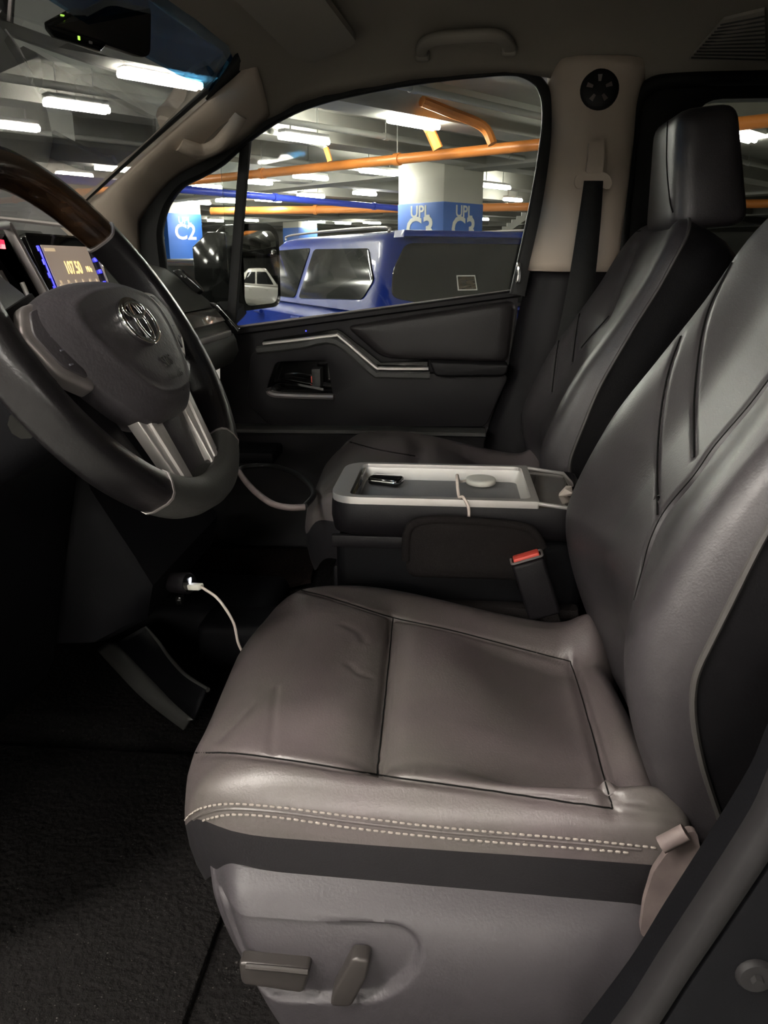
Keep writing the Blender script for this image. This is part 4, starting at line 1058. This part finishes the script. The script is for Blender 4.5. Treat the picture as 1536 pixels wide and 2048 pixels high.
part('leather_rim', MB().tube(rim(142, 236, 0), 1.0, 14, flat=(0.0205, 0.018), up=wn), 'rim_leather', wheel, 'black leather rim', angle=70)
part('lower_rim', MB().tube(rim(236, 304, 0, 24), 1.0, 14, flat=(0.0205, 0.0185), up=wn), 'plastic_soft', wheel, 'smooth grey lower rim', angle=70)
for a in (38, 142, 236, 304): part('rim_joint', MB().tube(rim(a - 0.4, a + 0.4, 0, 2), 1.0, 14, flat=(0.0212, 0.0192), up=wn), 'silver_dim', wheel)
hub_ol = [(a - 0.016, b) for a, b in [(-0.132, 0.016), (-0.114, 0.036), (-0.06, 0.047), (0, 0.050), (0.06, 0.047), (0.108, 0.035), (0.126, 0.014), (0.120, -0.018), (0.098, -0.058), (0.072, -0.090), (0.034, -0.106), (-0.034, -0.106), (-0.072, -0.090), (-0.098, -0.058), (-0.122, -0.018)]]
ho = resample_closed(spline([(a, b, 0) for a, b in hub_ol], 6, True), 120)
def hubf(p, s, o):
    q = max(0, (s - 0.45) / 0.55)
    hgt = 0.044 - 0.005 * (p.x / 0.13) ** 2 - 0.022 * q ** 3
    hgt += 0.0025 * math.exp(-((s - 0.74) / 0.05) ** 2)
    return wpt(p.x, p.y, hgt)
hr_ = polar(ho, V((-0.016, -0.025, 0)), hubf, 40)
hr_.append([wpt(o.x * 0.985, o.y * 0.985, 0.004) for o in ho]); hr_.append([wpt(o.x * 0.95, o.y * 0.95, -0.01) for o in ho])
hm = MB().grid([r + [r[0]] for r in hr_]); hmt = bvh(hm)
hub = part('airbag_cover', hm, 'plastic_grey', wheel, 'grained grey airbag cover', angle=60)
tx = MB(); text_into(tx, 'SRS', wpt(-0.004, -0.055, 0.0440), wa, wu, 0.017, 0.0014); text_into(tx, 'AIRBAG', wpt(-0.004, -0.071, 0.0432), wa, wu, 0.012, 0.0014)
tx.tube([wpt(-0.004 + 0.003 * math.cos(k * 0.785), -0.086 + 0.003 * math.sin(k * 0.785), 0.0415) for k in range(8)], 0.0006, 5, closed=True)
part('embossed_text', tx, 'plastic_soft', hub, 'embossed letters reading SRS AIRBAG', smooth=False)
def ell(rx, ry, cx=0, cy=0, o=0.057, n=40):
    o -= 0.0115; cx -= 0.014; cy -= 0.013
    return [wpt(cx + rx * math.cos(2 * math.pi * k / n), cy + ry * math.sin(2 * math.pi * k / n), o) for k in range(n)]
bd = part('badge', MB().slab(ell(0.036, 0.0255, 0, 0.004, 0.0535), wn * 0.002), 'plastic_grey', wheel, 'round chrome badge of interlaced ovals')
eb = MB().tube(ell(0.034, 0.0235, 0, 0.004), 1.0, 8, True, (0.003, 0.0034), wn)
part('outer_oval', eb, 'chrome', bd)
part('inner_oval', MB().tube(ell(0.0105, 0.0215, 0, 0.004, 0.058), 1.0, 8, True, (0.003, 0.003), wn), 'chrome', bd)
part('inner_oval', MB().tube(ell(0.0225, 0.0085, 0, 0.0165, 0.058), 1.0, 8, True, (0.003, 0.003), wn), 'chrome', bd)
for sg in (-1, 1):
    sp = [wpt(sg * 0.084, -0.072, 0.004), wpt(sg * 0.036, -0.098, 0.004), wpt(sg * 0.034, -0.178, -0.004), wpt(sg * 0.066, -0.171, -0.004)]
    if sg < 0: sp = sp[::-1]
    spo = part('silver_spoke', MB().slab(roundpoly(sp, 0.006, 3), wn * 0.012, 0.004, 3), 'silver', wheel, 'bright silver lower spoke')
    part('spoke_ridge', MB().tube([wpt(sg * 0.062, -0.088, 0.017), wpt(sg * 0.050, -0.168, 0.008)], 1.0, 8, flat=(0.003, 0.007), up=wn), 'silver', spo)
    fl = [wpt(sg * 0.135, -0.025, -0.012), wpt(sg * 0.088, -0.070, -0.008), wpt(sg * 0.070, -0.168, -0.012), wpt(sg * 0.10, -0.160, -0.014), wpt(sg * 0.15, -0.09, -0.016)]
    part('spoke_shell', MB().slab(fl, wn * 0.006, 0.002), 'plastic', wheel)
    am = [wpt(sg * 0.10, 0.05, -0.006), wpt(sg * 0.10, -0.04, -0.006), wpt(sg * 0.18, -0.032, -0.008), wpt(sg * 0.185, 0.03, -0.008)]
    part('side_spoke', MB().slab(am, wn * 0.016, 0.004, 2), 'plastic', wheel)
    pd = [wpt(sg * 0.118, 0.036, 0.006), wpt(sg * 0.150, 0.034, 0.004), wpt(sg * 0.172, 0.010, 0.002), wpt(sg * 0.160, -0.030, 0.002), wpt(sg * 0.122, -0.056, 0.004), wpt(sg * 0.112, -0.03, 0.006)]
    pdo = part('switch_pod', MB().slab(roundpoly(pd, 0.01, 4), wn * 0.014, 0.004, 3), 'silver_dim', wheel, 'silver framed switch pod')
    kp = [wpt(sg * 0.124, 0.029, 0.0175), wpt(sg * 0.146, 0.027, 0.0155), wpt(sg * 0.161, 0.007, 0.0135), wpt(sg * 0.151, -0.025, 0.0135), wpt(sg * 0.126, -0.043, 0.0155), wpt(sg * 0.120, -0.010, 0.0175)]
    kpo = part('keypad', MB().slab(roundpoly(kp, 0.006, 3), wn * 0.005, 0.002), 'plastic_grey', pdo, 'dark key pad')
    kx = MB()
    for uu in (0.016, 0.002, -0.012, -0.026): kx.box(wpt(sg * 0.139, uu, 0.0198), (0.0015, 0.006, 0.0015), rotm(wn, wa, wu))
    part('key_symbols', kx, 'mark', pdo)
chin = [wpt(-0.032, -0.100, 0.008), wpt(0.032, -0.100, 0.008), wpt(0.026, -0.170, -0.002), wpt(-0.026, -0.170, -0.002)]
part('lower_insert', MB().slab(chin, wn * 0.006, 0.002), 'plastic_grey', wheel)
ft = [wpt(-0.062, -0.165, -0.006), wpt(0.062, -0.165, -0.006), wpt(0.052, -0.186, -0.006), wpt(-0.052, -0.186, -0.006)]
part('foot_plate', MB().slab(ft, wn * 0.012, 0.003), 'plastic_soft', wheel)
part('column_shroud', MB().box(WC - wn * 0.12 - wu * 0.015, (0.17, 0.13, 0.12), rotm(wn, wa, wu), 0.03, 3), 'plastic_black', wheel, 'black column shroud')
stalk = MB().tube([wpt(-0.05, -0.035, -0.07), wpt(-0.12, -0.045, -0.045), wpt(-0.175, -0.05, -0.03)], [0.011, 0.011, 0.013], 10)
so = part('light_stalk', stalk, 'gloss_black', wheel, 'black light stalk with pale symbols')
km = MB()
for k in range(4): km.ball(wpt(-0.112 - 0.014 * k, -0.043, -0.032 + 0.004 * k), 0.002, 0.003, 0.002, 6, 4)
part('stalk_symbols', km, 'mark', so)

# ================================================================== centre console with tray
CO = V((0, 1.325, ZF))
con = empty('centre_console', CO, 'black centre console between the seats with a silver rimmed tray', 'console')
X0, X1, Y0, Y1, ZT = -0.195, 0.235, 1.205, 1.435, 1.128
part('console_base', MB().box((0.02, 1.32, 0.87), (0.42, 0.215, 0.38), bev=0.02, seg=3), 'plastic_black', con)
part('base_strip', MB().box((-0.03, Y0 + 0.008, 1.052), (0.33, 0.012, 0.022), bev=0.003), 'plastic', con)
def rr(x0, x1, y0, y1, z, r, n=6): return roundpoly([V((x0, y0, z)), V((x1, y0, z)), V((x1, y1, z)), V((x0, y1, z))], r, n)
TX0, TX1, TY0, TY1 = -0.165, 0.135, Y0 + 0.013, Y1 - 0.010
secs = []
for dz, ins in [(0.0, 0.0), (-0.006, -0.003), (-0.03, -0.004), (-0.055, 0.0), (-0.062, 0.012)]:
    secs.append(rr(X0 + ins, X1 - ins, Y0 + ins, Y1 - ins, ZT - 0.006 + dz, [0.05, 0.02, 0.02, 0.05]))
hole = rr(TX0, TX1, TY0, TY1, ZT - 0.006, 0.02)
ub = MB().loft(secs, True, False)
part('upper_shell', ub, 'plastic', con, 'black console upper shell', angle=60)
part('silver_rim', MB().slab(rr(X0 - 0.002, TX1 + 0.012, Y0 - 0.002, Y1 + 0.002, ZT - 0.008, [0.05, 0.004, 0.004, 0.05]), V((0, 0, 0.012)), 0.004, 3, hole=[rr(TX0, TX1, TY0, TY1, ZT - 0.008, 0.016)]), 'silver', con, 'bright silver tray rim')
wl_ = []
for z, ins in [(ZT + 0.001, -0.001), (ZT - 0.018, 0.004), (ZT - 0.026, 0.010)]: wl_.append(rr(TX0 + ins, TX1 - ins, TY0 + ins, TY1 - ins, z, 0.016))
part('tray_wall', MB().loft(wl_, True, False), 'tray_wall', con, 'pale tray side wall', angle=60)
part('tray_floor', MB().slab(rr(TX0, TX1, TY0, TY1, ZT - 0.030, 0.016), V((0, 0, 0.006))), 'tray_lining', con, 'dark rubber tray mat')
part('front_inlay', MB().box((TX0 + 0.005, (TY0 + TY1) / 2, ZT - 0.010), (0.006, 0.17, 0.02), bev=0.002), 'wood_dash', con)
lidp = [V((TX1 + 0.012, Y0 + 0.004, ZT - 0.004)), V((X1 - 0.02, Y0 + 0.004, ZT - 0.012)), V((X1 + 0.01, Y0 + 0.004, ZT - 0.045)), V((X1 + 0.01, Y1 - 0.004, ZT - 0.045)), V((X1 - 0.02, Y1 - 0.004, ZT - 0.012)), V((TX1 + 0.012, Y1 - 0.004, ZT - 0.004))]
part('wood_lid', MB().add(lidp + [p - V((0, 0, 0.012)) for p in lidp], [[0, 1, 4, 5], [1, 2, 3, 4], [6, 11, 10, 7], [7, 10, 9, 8], [0, 6, 7, 1], [1, 7, 8, 2], [2, 8, 9, 3], [3, 9, 10, 4], [4, 10, 11, 5], [5, 11, 6, 0]]), 'wood_dash', con, 'dark glossy wood rear lid')
for yy in (Y0 + 0.001, Y1 - 0.001):
    part('lid_edge', MB().tube([V((TX1 + 0.01, yy, ZT)), V((X1 - 0.02, yy, ZT - 0.009)), V((X1 + 0.012, yy, ZT - 0.043))], 0.0035, 8), 'silver', con)
# things in the tray
fz = ZT - 0.024
kc = PZ(772, 958, fz + 0.012)
fob = empty('key_fob', V((kc.x, kc.y, fz)), 'small dark glossy key fob lying at the front of the tray', 'key fob')
part('fob_shell', MB().box((kc.x, kc.y, fz + 0.010), (0.062, 0.036, 0.017), Matrix.Rotation(R(-18), 3, 'Z'), 0.007, 3), 'gloss_black', fob)
part('fob_edge', MB().tube([V((kc.x, kc.y, fz + 0.011)) + Matrix.Rotation(R(-18), 3, 'Z') @ p for p in roundpoly([V((-0.031, -0.018, 0)), V((0.031, -0.018, 0)), V((0.031, 0.018, 0)), V((-0.031, 0.018, 0))], 0.009, 4)], 0.0014, 6, closed=True), 'chrome', fob, 'chrome edge band')
pc = PZ(962, 956, fz + 0.014)
puck = empty('wireless_charger', V((pc.x, pc.y, fz)), 'round white wireless charging puck with a pale cable over the tray rim', 'charger')
part('puck', MB().lathe([(0.0255, 0.003), (0.0275, 0.005), (0.0275, 0.012), (0.026, 0.014), (0.02, 0.0143)], V((pc.x, pc.y, fz)), (0, 0, 1), 32), 'white_plastic', puck, 'white charging disc', angle=60)
c0 = V((pc.x - 0.026, pc.y, fz + 0.008))
cb = [c0, V((pc.x - 0.04, pc.y - 0.02, fz + 0.012)), PY(914, 956, Y0 + 0.03) + V((0, 0, 0.004)), V((PY(918, 984, Y0).x, Y0 + 0.004, ZT + 0.0085)), PY(926, 994, Y0 - 0.008), PY(936, 1012, Y0 - 0.012), PY(938, 1028, Y0 - 0.014), PY(936, 1046, Y0 - 0.016)]
part('cable', MB().tube(spline(cb, 6), 0.0026, 8), 'cable', puck, 'pale charging cable', angle=70)
# soft side pouch in the gap
YPO = 1.178
po = [PY(a, b, YPO) for a, b in [(812, 1152), (812, 1075), (824, 1048), (850, 1040), (900, 1038), (980, 1044), (1045, 1052), (1072, 1066), (1092, 1100), (1098, 1160)]]
pouch = empty('gap_pouch', V((0.05, YPO, ZF)), 'soft black storage pouch wedged between driver seat and console', 'pouch')
secs = []
pcn = sum(po, V((0, 0, 0))) / len(po); pol = roundpoly(po, 0.02, 4)
for sc, dy in [(0.9, 0.028), (1.0, 0.02), (1.0, 0.0), (0.985, -0.006), (0.9, -0.012), (0.6, -0.018), (0.2, -0.018)]: secs.append([pcn + (p - pcn) * sc + V((0, dy, 0)) for p in pol])
part('pouch_body', MB().loft(secs), 'felt', pouch, angle=70)
part('pouch_rim', MB().tube(spline([PY(a, b, YPO - 0.006) for a, b in [(812, 1120), (814, 1070), (826, 1048), (852, 1041), (900, 1040), (980, 1046), (1045, 1054), (1070, 1068), (1086, 1096)]], 5), 0.0075, 8), 'felt', pouch, 'thick black rim piping', angle=70)
whole('gap_filler', MB().box((0.02, 1.183, 0.90), (0.4, 0.03, 0.12), bev=0.008), 'felt', 'black filler strip under the pouch beside the cushion', 'filler')
# seat belt buckle
bt_, bb_ = PY(1052, 1112, 1.150), PY(1088, 1225, 1.150)
bz = (bt_ - bb_).normalized(); by = V((0, 1, 0)) - bz * bz.y; by.normalize(); bx = by.cross(bz)
buck = empty('seat_belt_buckle', bb_, 'black seat belt buckle with red release button beside the console', 'buckle')
L_ = (bt_ - bb_).length
part('buckle_body', MB().box(bb_ + bz * (L_ * 0.45), (0.052, 0.028, L_ * 0.98), rotm(bx, by, bz), 0.006, 3), 'plastic', buck)
part('buckle_rim', MB().tube([bt_ - bz * 0.002 + bx * p.x + by * p.y for p in roundpoly([V((-0.025, -0.013, 0)), V((0.025, -0.013, 0)), V((0.025, 0.013, 0)), V((-0.025, 0.013, 0))], 0.005, 4)], 0.002, 6, closed=True), 'silver_dim', buck, 'pale rim')
part('release_button', MB().box(bt_ - bz * 0.001, (0.042, 0.020, 0.010), rotm(bx, by, bz), 0.003, 2), 'red_button', buck, 'red release button')
part('buckle_stalk', MB().box(bb_ - bz * 0.06 + by * 0.004, (0.045, 0.02, 0.16), rotm(bx, by, bz), 0.006), 'felt', buck)
part('belt_anchor', MB().tube([PY(1160, 1246, 1.12), PY(1170, 1236, 1.12)], 0.006, 8), 'taupe', seat1, 'small pale belt anchor peg')
# crumpled tissue behind the console
tz = PY(1128, 984, 1.30); tm = MB(); random.seed(4)
tv = [tz + V((random.uniform(-0.016, 0.016), random.uniform(-0.02, 0.02), random.uniform(-0.010, 0.012))) for _ in range(14)]
b = bmesh.new(); [b.verts.new(p) for p in tv]; bmesh.ops.convex_hull(b, input=list(b.verts)); tm.bm(b)
whole('crumpled_tissue', tm, 'paper', 'crumpled pale tissue tucked behind the console lid', 'tissue', smooth=False)

# ================================================================== sockets, cable, floor things
uc = PY(368, 1166, 1.19)
usb = empty('usb_charger', uc - V((0.02, 0, 0.02)), 'round black socket charger with a white plug, low beside the seat', 'charger')
ax = V((0.86, -0.45, 0.2)).normalized()
part('charger_barrel', MB().lathe([(0.017, -0.03), (0.0185, 0.0), (0.0185, 0.010), (0.0165, 0.014)], uc, ax, 24), 'plastic', usb, angle=50)
part('charger_face', MB().lathe([(0.0155, 0.0), (0.0155, 0.0015)], uc + ax * 0.0135, ax, 24), 'gloss_black', usb)
part('charge_light', MB().box(uc + ax * 0.015 + V((0, 0.002, 0.004)), (0.003, 0.008, 0.010), bev=0.001), 'led_white', usb, 'small lit opening')
pl = uc + ax * 0.016 + V((0, 0, -0.006))
part('plug', MB().box(pl + ax * 0.012, (0.028, 0.015, 0.010), rotm(ax, ZZ.cross(ax).normalized(), ax.cross(ZZ.cross(ax).normalized())), 0.0025), 'white_plastic', usb, 'white usb plug')
cc = [pl + ax * 0.026, PY(412, 1180, 1.16), PY(432, 1194, 1.15), PY(450, 1216, 1.14), PY(468, 1248, 1.13), PY(478, 1290, 1.12), PY(500, 1330, 1.14)]
whole('charging_cable', MB().tube(spline(cc, 6), 0.0024, 8), 'cable', 'thin white cable hanging from the socket charger behind the cushion', 'cable', angle=70)
part('socket_flap', MB().box(PY(360, 1198, 1.2), (0.012, 0.02, 0.016), bev=0.004), 'gloss_black', usb)
whole('floor_mat', MB().slab([PZ(a, b, ZF + 0.012) for a, b in [(392, 1104), (618, 1104), (632, 1118), (622, 1166), (560, 1180), (380, 1180)]], V((0, 0, 0.012)), 0.003), 'carpet_brown', 'brownish carpet mat in the passenger footwell', 'floor mat')
whole('floor_mat', MB().slab(roundpoly([V((-0.86, 0.55, ZF)), V((-0.28, 0.55, ZF)), V((-0.28, 1.10, ZF)), V((-0.86, 1.10, ZF))], 0.05, 4), V((0, 0, 0.012)), 0.003), 'carpet', 'dark speckled carpet mat in the driver footwell', 'floor mat')
tn = empty('tunnel_cover', V((-0.6, 1.3, ZF)), 'black plastic floor tunnel cover ahead of the seats', 'cover')
part('tunnel_body', MB().box((-0.75, 1.60, ZF + 0.05), (0.75, 0.22, 0.1), bev=0.03, seg=3), 'plastic_black', tn)
LA = [PZ(a, b, ZF + 0.02) for a, b in [(198, 1300), (240, 1346), (285, 1392), (330, 1428), (372, 1458)]]
LB = [PZ(a, b, ZF + 0.05) for a, b in [(236, 1288), (275, 1328), (318, 1372), (352, 1406), (392, 1440)]]
LC = [PZ(a, b, ZF + 0.10) for a, b in [(292, 1256), (320, 1290), (340, 1318), (372, 1352), (416, 1380)]]
solid(part('edge_trim', MB().grid([spline(LA, 4), spline([a.lerp(b, 0.5) + V((0, 0, 0.008)) for a, b in zip(LA, LB)], 4), spline(LB, 4)]), 'plastic_soft', tn, 'tunnel trim with the edge highlight put into its colour', angle=80), 0.006)  # paler than the flank: highlight of the black edge put into colour
solid(part('tunnel_flank', MB().grid([spline(LB, 4), spline(LC, 4)]), 'plastic_black', tn, angle=80), 0.006)
part('edge_highlight', MB().tube(spline(LC, 5), 0.0045, 8), 'plastic_soft', tn, angle=70)  # thin paler tube painting a highlight along the upper edge
part('tunnel_step', MB().box((-0.42, 1.47, ZF + 0.05), (0.2, 0.12, 0.1), bev=0.02, seg=3), 'plastic_black', tn)
cu_ = empty('cup_holder', PZ(555, 980, 1.03), 'brown rimmed pull-out cup holder under the dashboard', 'cup holder')
part('holder_ring', MB().tube(spline([PZ(a, b, 1.045) for a, b in [(610, 1012), (628, 985), (600, 952), (545, 932), (490, 934), (478, 944)]], 5), 0.006, 8), 'rubber', cu_, angle=70)
part('holder_rim', MB().tube(spline([PZ(a, b, 1.055) for a, b in [(478, 944), (494, 966), (516, 988), (546, 1008), (580, 1015), (610, 1014)]], 5), 0.0065, 8), 'taupe', cu_, 'brownish curved rim', angle=70)
part('holder_arm', MB().box(PZ(480, 905, 1.03), (0.2, 0.12, 0.03), bev=0.006), 'plastic_black', cu_)

# ================================================================== fittings on roof and pillars
hlt = bvh(HL)
gp = [hit(hlt, a, b) for a, b in [(846, 104), (845, 78), (856, 58), (884, 48), (930, 44), (985, 43), (1008, 53), (1018, 72), (1019, 94)]]
lf = [0.004, 0.026, 0.036, 0.038, 0.039, 0.038, 0.036, 0.026, 0.004]
gp2 = [p + V((0, -0.55, -0.83)) * l for p, l in zip(gp, lf) if p is not None]
grab = empty('assist_grip', gp2[0], 'taupe assist grip on the headliner above the passenger window', 'grab handle')
part('grip_bar', MB().tube(spline(gp2, 6), 1.0, 12, flat=(0.010, 0.014), up=(0, -0.55, -0.83)), 'visor', grab, 'curved taupe grip', angle=70)
for p in (gp[0], gp[-1]): part('end_cap', MB().box(p + V((0, -0.006, -0.009)), (0.034, 0.024, 0.024), bev=0.008, seg=3), 'visor', grab)
A, B, B2, C_, D_ = PY(470, 0, 1.60), PY(588, 116, 1.885), PY(622, 130, 1.915), PY(716, 88, 1.89), PY(650, 0, 1.64)
Ax, Dx = A + (A - B) * 0.7, D_ + (D_ - C_) * 0.7
vs_ = empty('sun_visor', B, 'taupe sun visor folded against the headliner', 'sun visor')
part('visor_board', MB().slab(roundpoly([Ax, A.lerp(B, 0.5), B, B2, C_, D_, Dx], [0.02, 0.1, 0.03, 0.04, 0.03, 0.1, 0.02], 5), V((0, 0, 0.016)), 0.004, 2), 'visor', vs_)
vn = (C_ - B).cross(A - B).normalized(); vn = vn if vn.z < 0 else -vn
def on_visor(x, y):
    d = ray(x, y); t = (B - CAM).dot(vn) / d.dot(vn); return CAM + d * t + vn * 0.002
part('warning_label', MB().slab([on_visor(*q) for q in [(512, -8), (556, -8), (572, 18), (522, 20)]], vn * 0.001), 'label_yellow', vs_, 'small yellow warning label', smooth=False)
vt = [hit(hlt, a, b, 0.002) for a, b in [(1378, 112), (1448, 32), (1530, 12), (1532, 118)]]
if all(p is not None for p in vt):
    vent = empty('ceiling_vent', vt[0], 'grey air vent panel in the headliner at the top corner', 'vent')
    part('vent_plate', MB().slab(vt, V((0, 0, -0.006))), 'visor', vent, smooth=False)
    for k in range(1, 12):
        t = k / 12; part('vent_slat', MB().tube([vt[0].lerp(vt[1], t) - V((0, 0, 0.008)), vt[3].lerp(vt[2], t) - V((0, 0, 0.008))], 0.002, 5), 'plastic_soft', vent)
# round disc on the pillar
dn = V((-0.1, -1, 0.05)).normalized(); dc = hit(bpt, 1197, 182) + dn * 0.004
disc = empty('pillar_disc', dc, 'round black disc with five slotted openings on the beige pillar', 'disc')
part('disc_body', MB().lathe([(0.044, -0.012), (0.045, 0.006), (0.042, 0.014), (0.036, 0.018), (0.01, 0.019)], dc, dn, 32), 'rubber', disc, angle=50)
dx, dy_, dz_ = frame_from(dn)
for k in range(5):
    a = 2 * math.pi * (k + 0.25) / 5; rdir = dx * math.cos(a) + dy_ * math.sin(a); c = dc + rdir * 0.022 + dn * 0.0188
    tdir = dn.cross(rdir)
    part('slot', MB().slab([c - rdir * 0.007 - tdir * 0.003, c + rdir * 0.007 - tdir * 0.005, c + rdir * 0.007 + tdir * 0.005, c - rdir * 0.007 + tdir * 0.003], dn * 0.0008), 'silver_dim' if k % 2 else 'taupe', disc, 'shiny slot', smooth=False)
# passenger seat belt
blt = empty('seat_belt', PY(1188, 362, 1.97), 'black seat belt hanging from a beige loop on the middle pillar', 'seat belt')
lp = [PY(a, b, 1.975) for a, b in [(1148, 364), (1153, 350), (1168, 343), (1208, 343), (1220, 352), (1225, 366), (1219, 379), (1207, 378), (1203, 368), (1170, 366), (1165, 377), (1153, 377)]]
part('guide_loop', MB().slab(roundpoly(lp, 0.006, 3), V((0, 0.012, 0)), 0.003), 'pillar', blt, 'beige belt guide loop')
part('loop_cover', MB().slab(roundpoly([PY(a, b, 1.97) for a, b in [(1178, 284), (1210, 284), (1208, 322), (1204, 346), (1172, 346), (1176, 316)]], 0.006, 3), V((0, 0.02, 0)), 0.003), 'pillar', blt)
Lb = [PY(a, b, y) for a, b, y in [(1168, 362, 1.975), (1158, 430, 1.965), (1144, 520, 1.955), (1126, 620, 1.945), (1098, 740, 1.94), (1060, 880, 1.95)]]
Rb = [PY(a, b, y) for a, b, y in [(1206, 362, 1.975), (1202, 430, 1.965), (1194, 520, 1.955), (1182, 620, 1.945), (1160, 740, 1.94), (1130, 880, 1.95)]]
wb_ = part('webbing', MB().grid([spline(Lb, 5), spline([l.lerp(r, 0.5) + V((0, -0.002, 0)) for l, r in zip(Lb, Rb)], 5), spline(Rb, 5)]), 'belt', blt, 'black belt webbing', angle=80); solid(wb_, 0.002)

# ================================================================== rear-view mirror
md_ = V((0.485, 0.875, 0)).normalized(); mn = V((0.875, -0.485, -0.06)).normalized(); mu_ = mn.cross(md_); mu_ = mu_ if mu_.z > 0 else -mu_
MR = PY(296, 66, 1.52); MC = MR - md_ * 0.14
rv = empty('rear_view_mirror', MC, 'dark rear-view mirror with a green indicator light', 'mirror')
def mp_(a, u, o): return MC + md_ * a + mu_ * u + mn * o
mo = roundpoly([V((-0.14, -0.028, 0)), V((0.125, -0.042, 0)), V((0.14, -0.034, 0)), V((0.147, 0.045, 0)), V((0.115, 0.068, 0)), V((-0.14, 0.064, 0))], [0.02, 0.02, 0.02, 0.03, 0.03, 0.02], 5)
secs = []
for o, sc in [(-0.035, 0.55), (-0.028, 0.8), (-0.014, 0.96), (0.0, 1.0), (0.006, 0.985)]: secs.append([mp_(p.x * sc, p.y * sc, o) for p in mo])
part('mirror_housing', MB().loft(secs), 'plastic', rv, angle=60)
part('mirror_glass', MB().slab([mp_(p.x * 0.95, p.y * 0.9 , 0.0062) for p in mo], mn * 0.001), 'dark_mirror', rv, 'dimmed mirror glass')
part('button_strip', MB().slab([mp_(a, u, 0.0) for a, u in [(-0.075, -0.030), (0.045, -0.036), (0.03, -0.050), (-0.055, -0.046)]], mn * 0.01, 0.003), 'gloss_black', rv)
part('indicator_light', MB().box(mp_(-0.012, -0.039, 0.0105), (0.002, 0.004, 0.006), rotm(mn, md_, mu_), 0.0006), 'led_green', rv, 'green indicator light')
part('sensor_window', MB().box(mp_(0.010, -0.041, 0.0105), (0.002, 0.006, 0.004), rotm(mn, md_, mu_), 0.0006), 'silver_dim', rv)
part('mirror_stem', MB().tube([mp_(-0.05, 0.02, -0.03), mp_(-0.06, 0.07, -0.07)], 0.012, 8), 'plastic', rv)

# ================================================================== passenger door mirror outside
GN = V((0.92, -0.39, 0.0)).normalized(); GD = V((0.39, 0.92, 0)).normalized()
GL = PY(478, 538, 2.28); GW, GH = 0.165, 0.215
def gpt(a, u, o): return GL + GD * a + ZZ * u + GN * o
dm = empty('door_mirror', gpt(0.05, -0.12, -0.06), 'black glossy door mirror outside the passenger window', 'mirror')
ho_ = roundpoly([V((-0.03, -0.118, 0)), V((GW + 0.018, -0.112, 0)), V((GW + 0.022, 0.10, 0)), V((GW - 0.02, 0.128, 0)), V((0.0, 0.122, 0)), V((-0.03, 0.09, 0))], [0.02, 0.04, 0.05, 0.05, 0.05, 0.03], 5)
secs = [[gpt(p.x, p.y, 0.012) for p in ho_], [gpt(p.x, p.y, 0.0) for p in ho_], [gpt(p.x * 0.98, p.y, -0.05) for p in ho_], [gpt(0.07 + (p.x - 0.07) * 0.85, p.y * 0.86, -0.09) for p in ho_], [gpt(0.07 + (p.x - 0.07) * 0.5, p.y * 0.5, -0.12) for p in ho_]]
part('mirror_shell', MB().loft(secs), 'gloss_black', dm, angle=50)
gg = roundpoly([V((0.0, -0.104, 0)), V((GW, -0.10, 0)), V((GW, 0.09, 0)), V((GW - 0.02, 0.108, 0)), V((0.012, 0.104, 0)), V((0.0, 0.085, 0))], 0.03, 5)
gc_ = V((GW / 2, 0.0, 0)); gr = resample_closed(gg, 60)
dome = polar(gr, gc_, lambda p, s, o: gpt(p.x, p.y, 0.0125 + (0.018 - (p - gc_).length_squared) / 2.2), 20)
part('mirror_glass', MB().grid([r + [r[0]] for r in dome]), 'mirror', dm, 'convex mirror glass reflecting a white car', angle=80)
part('mirror_arm', MB().tube([gpt(0.0, -0.11, -0.03), PY(440, 640, 2.16)], 1.0, 10, flat=(0.03, 0.04), up=(0, 0, 1)), 'plastic', dm)
sd_ = [gpt(-0.032, 0.10, -0.005), gpt(-0.032, -0.10, -0.005), gpt(-0.028, -0.12, -0.14), gpt(-0.028, 0.06, -0.14), gpt(-0.03, 0.10, -0.08)]
part('mirror_flank', MB().slab(sd_, V((0, -0.012, 0)), 0.004), 'gloss_black', dm, 'glossy black mirror flank')
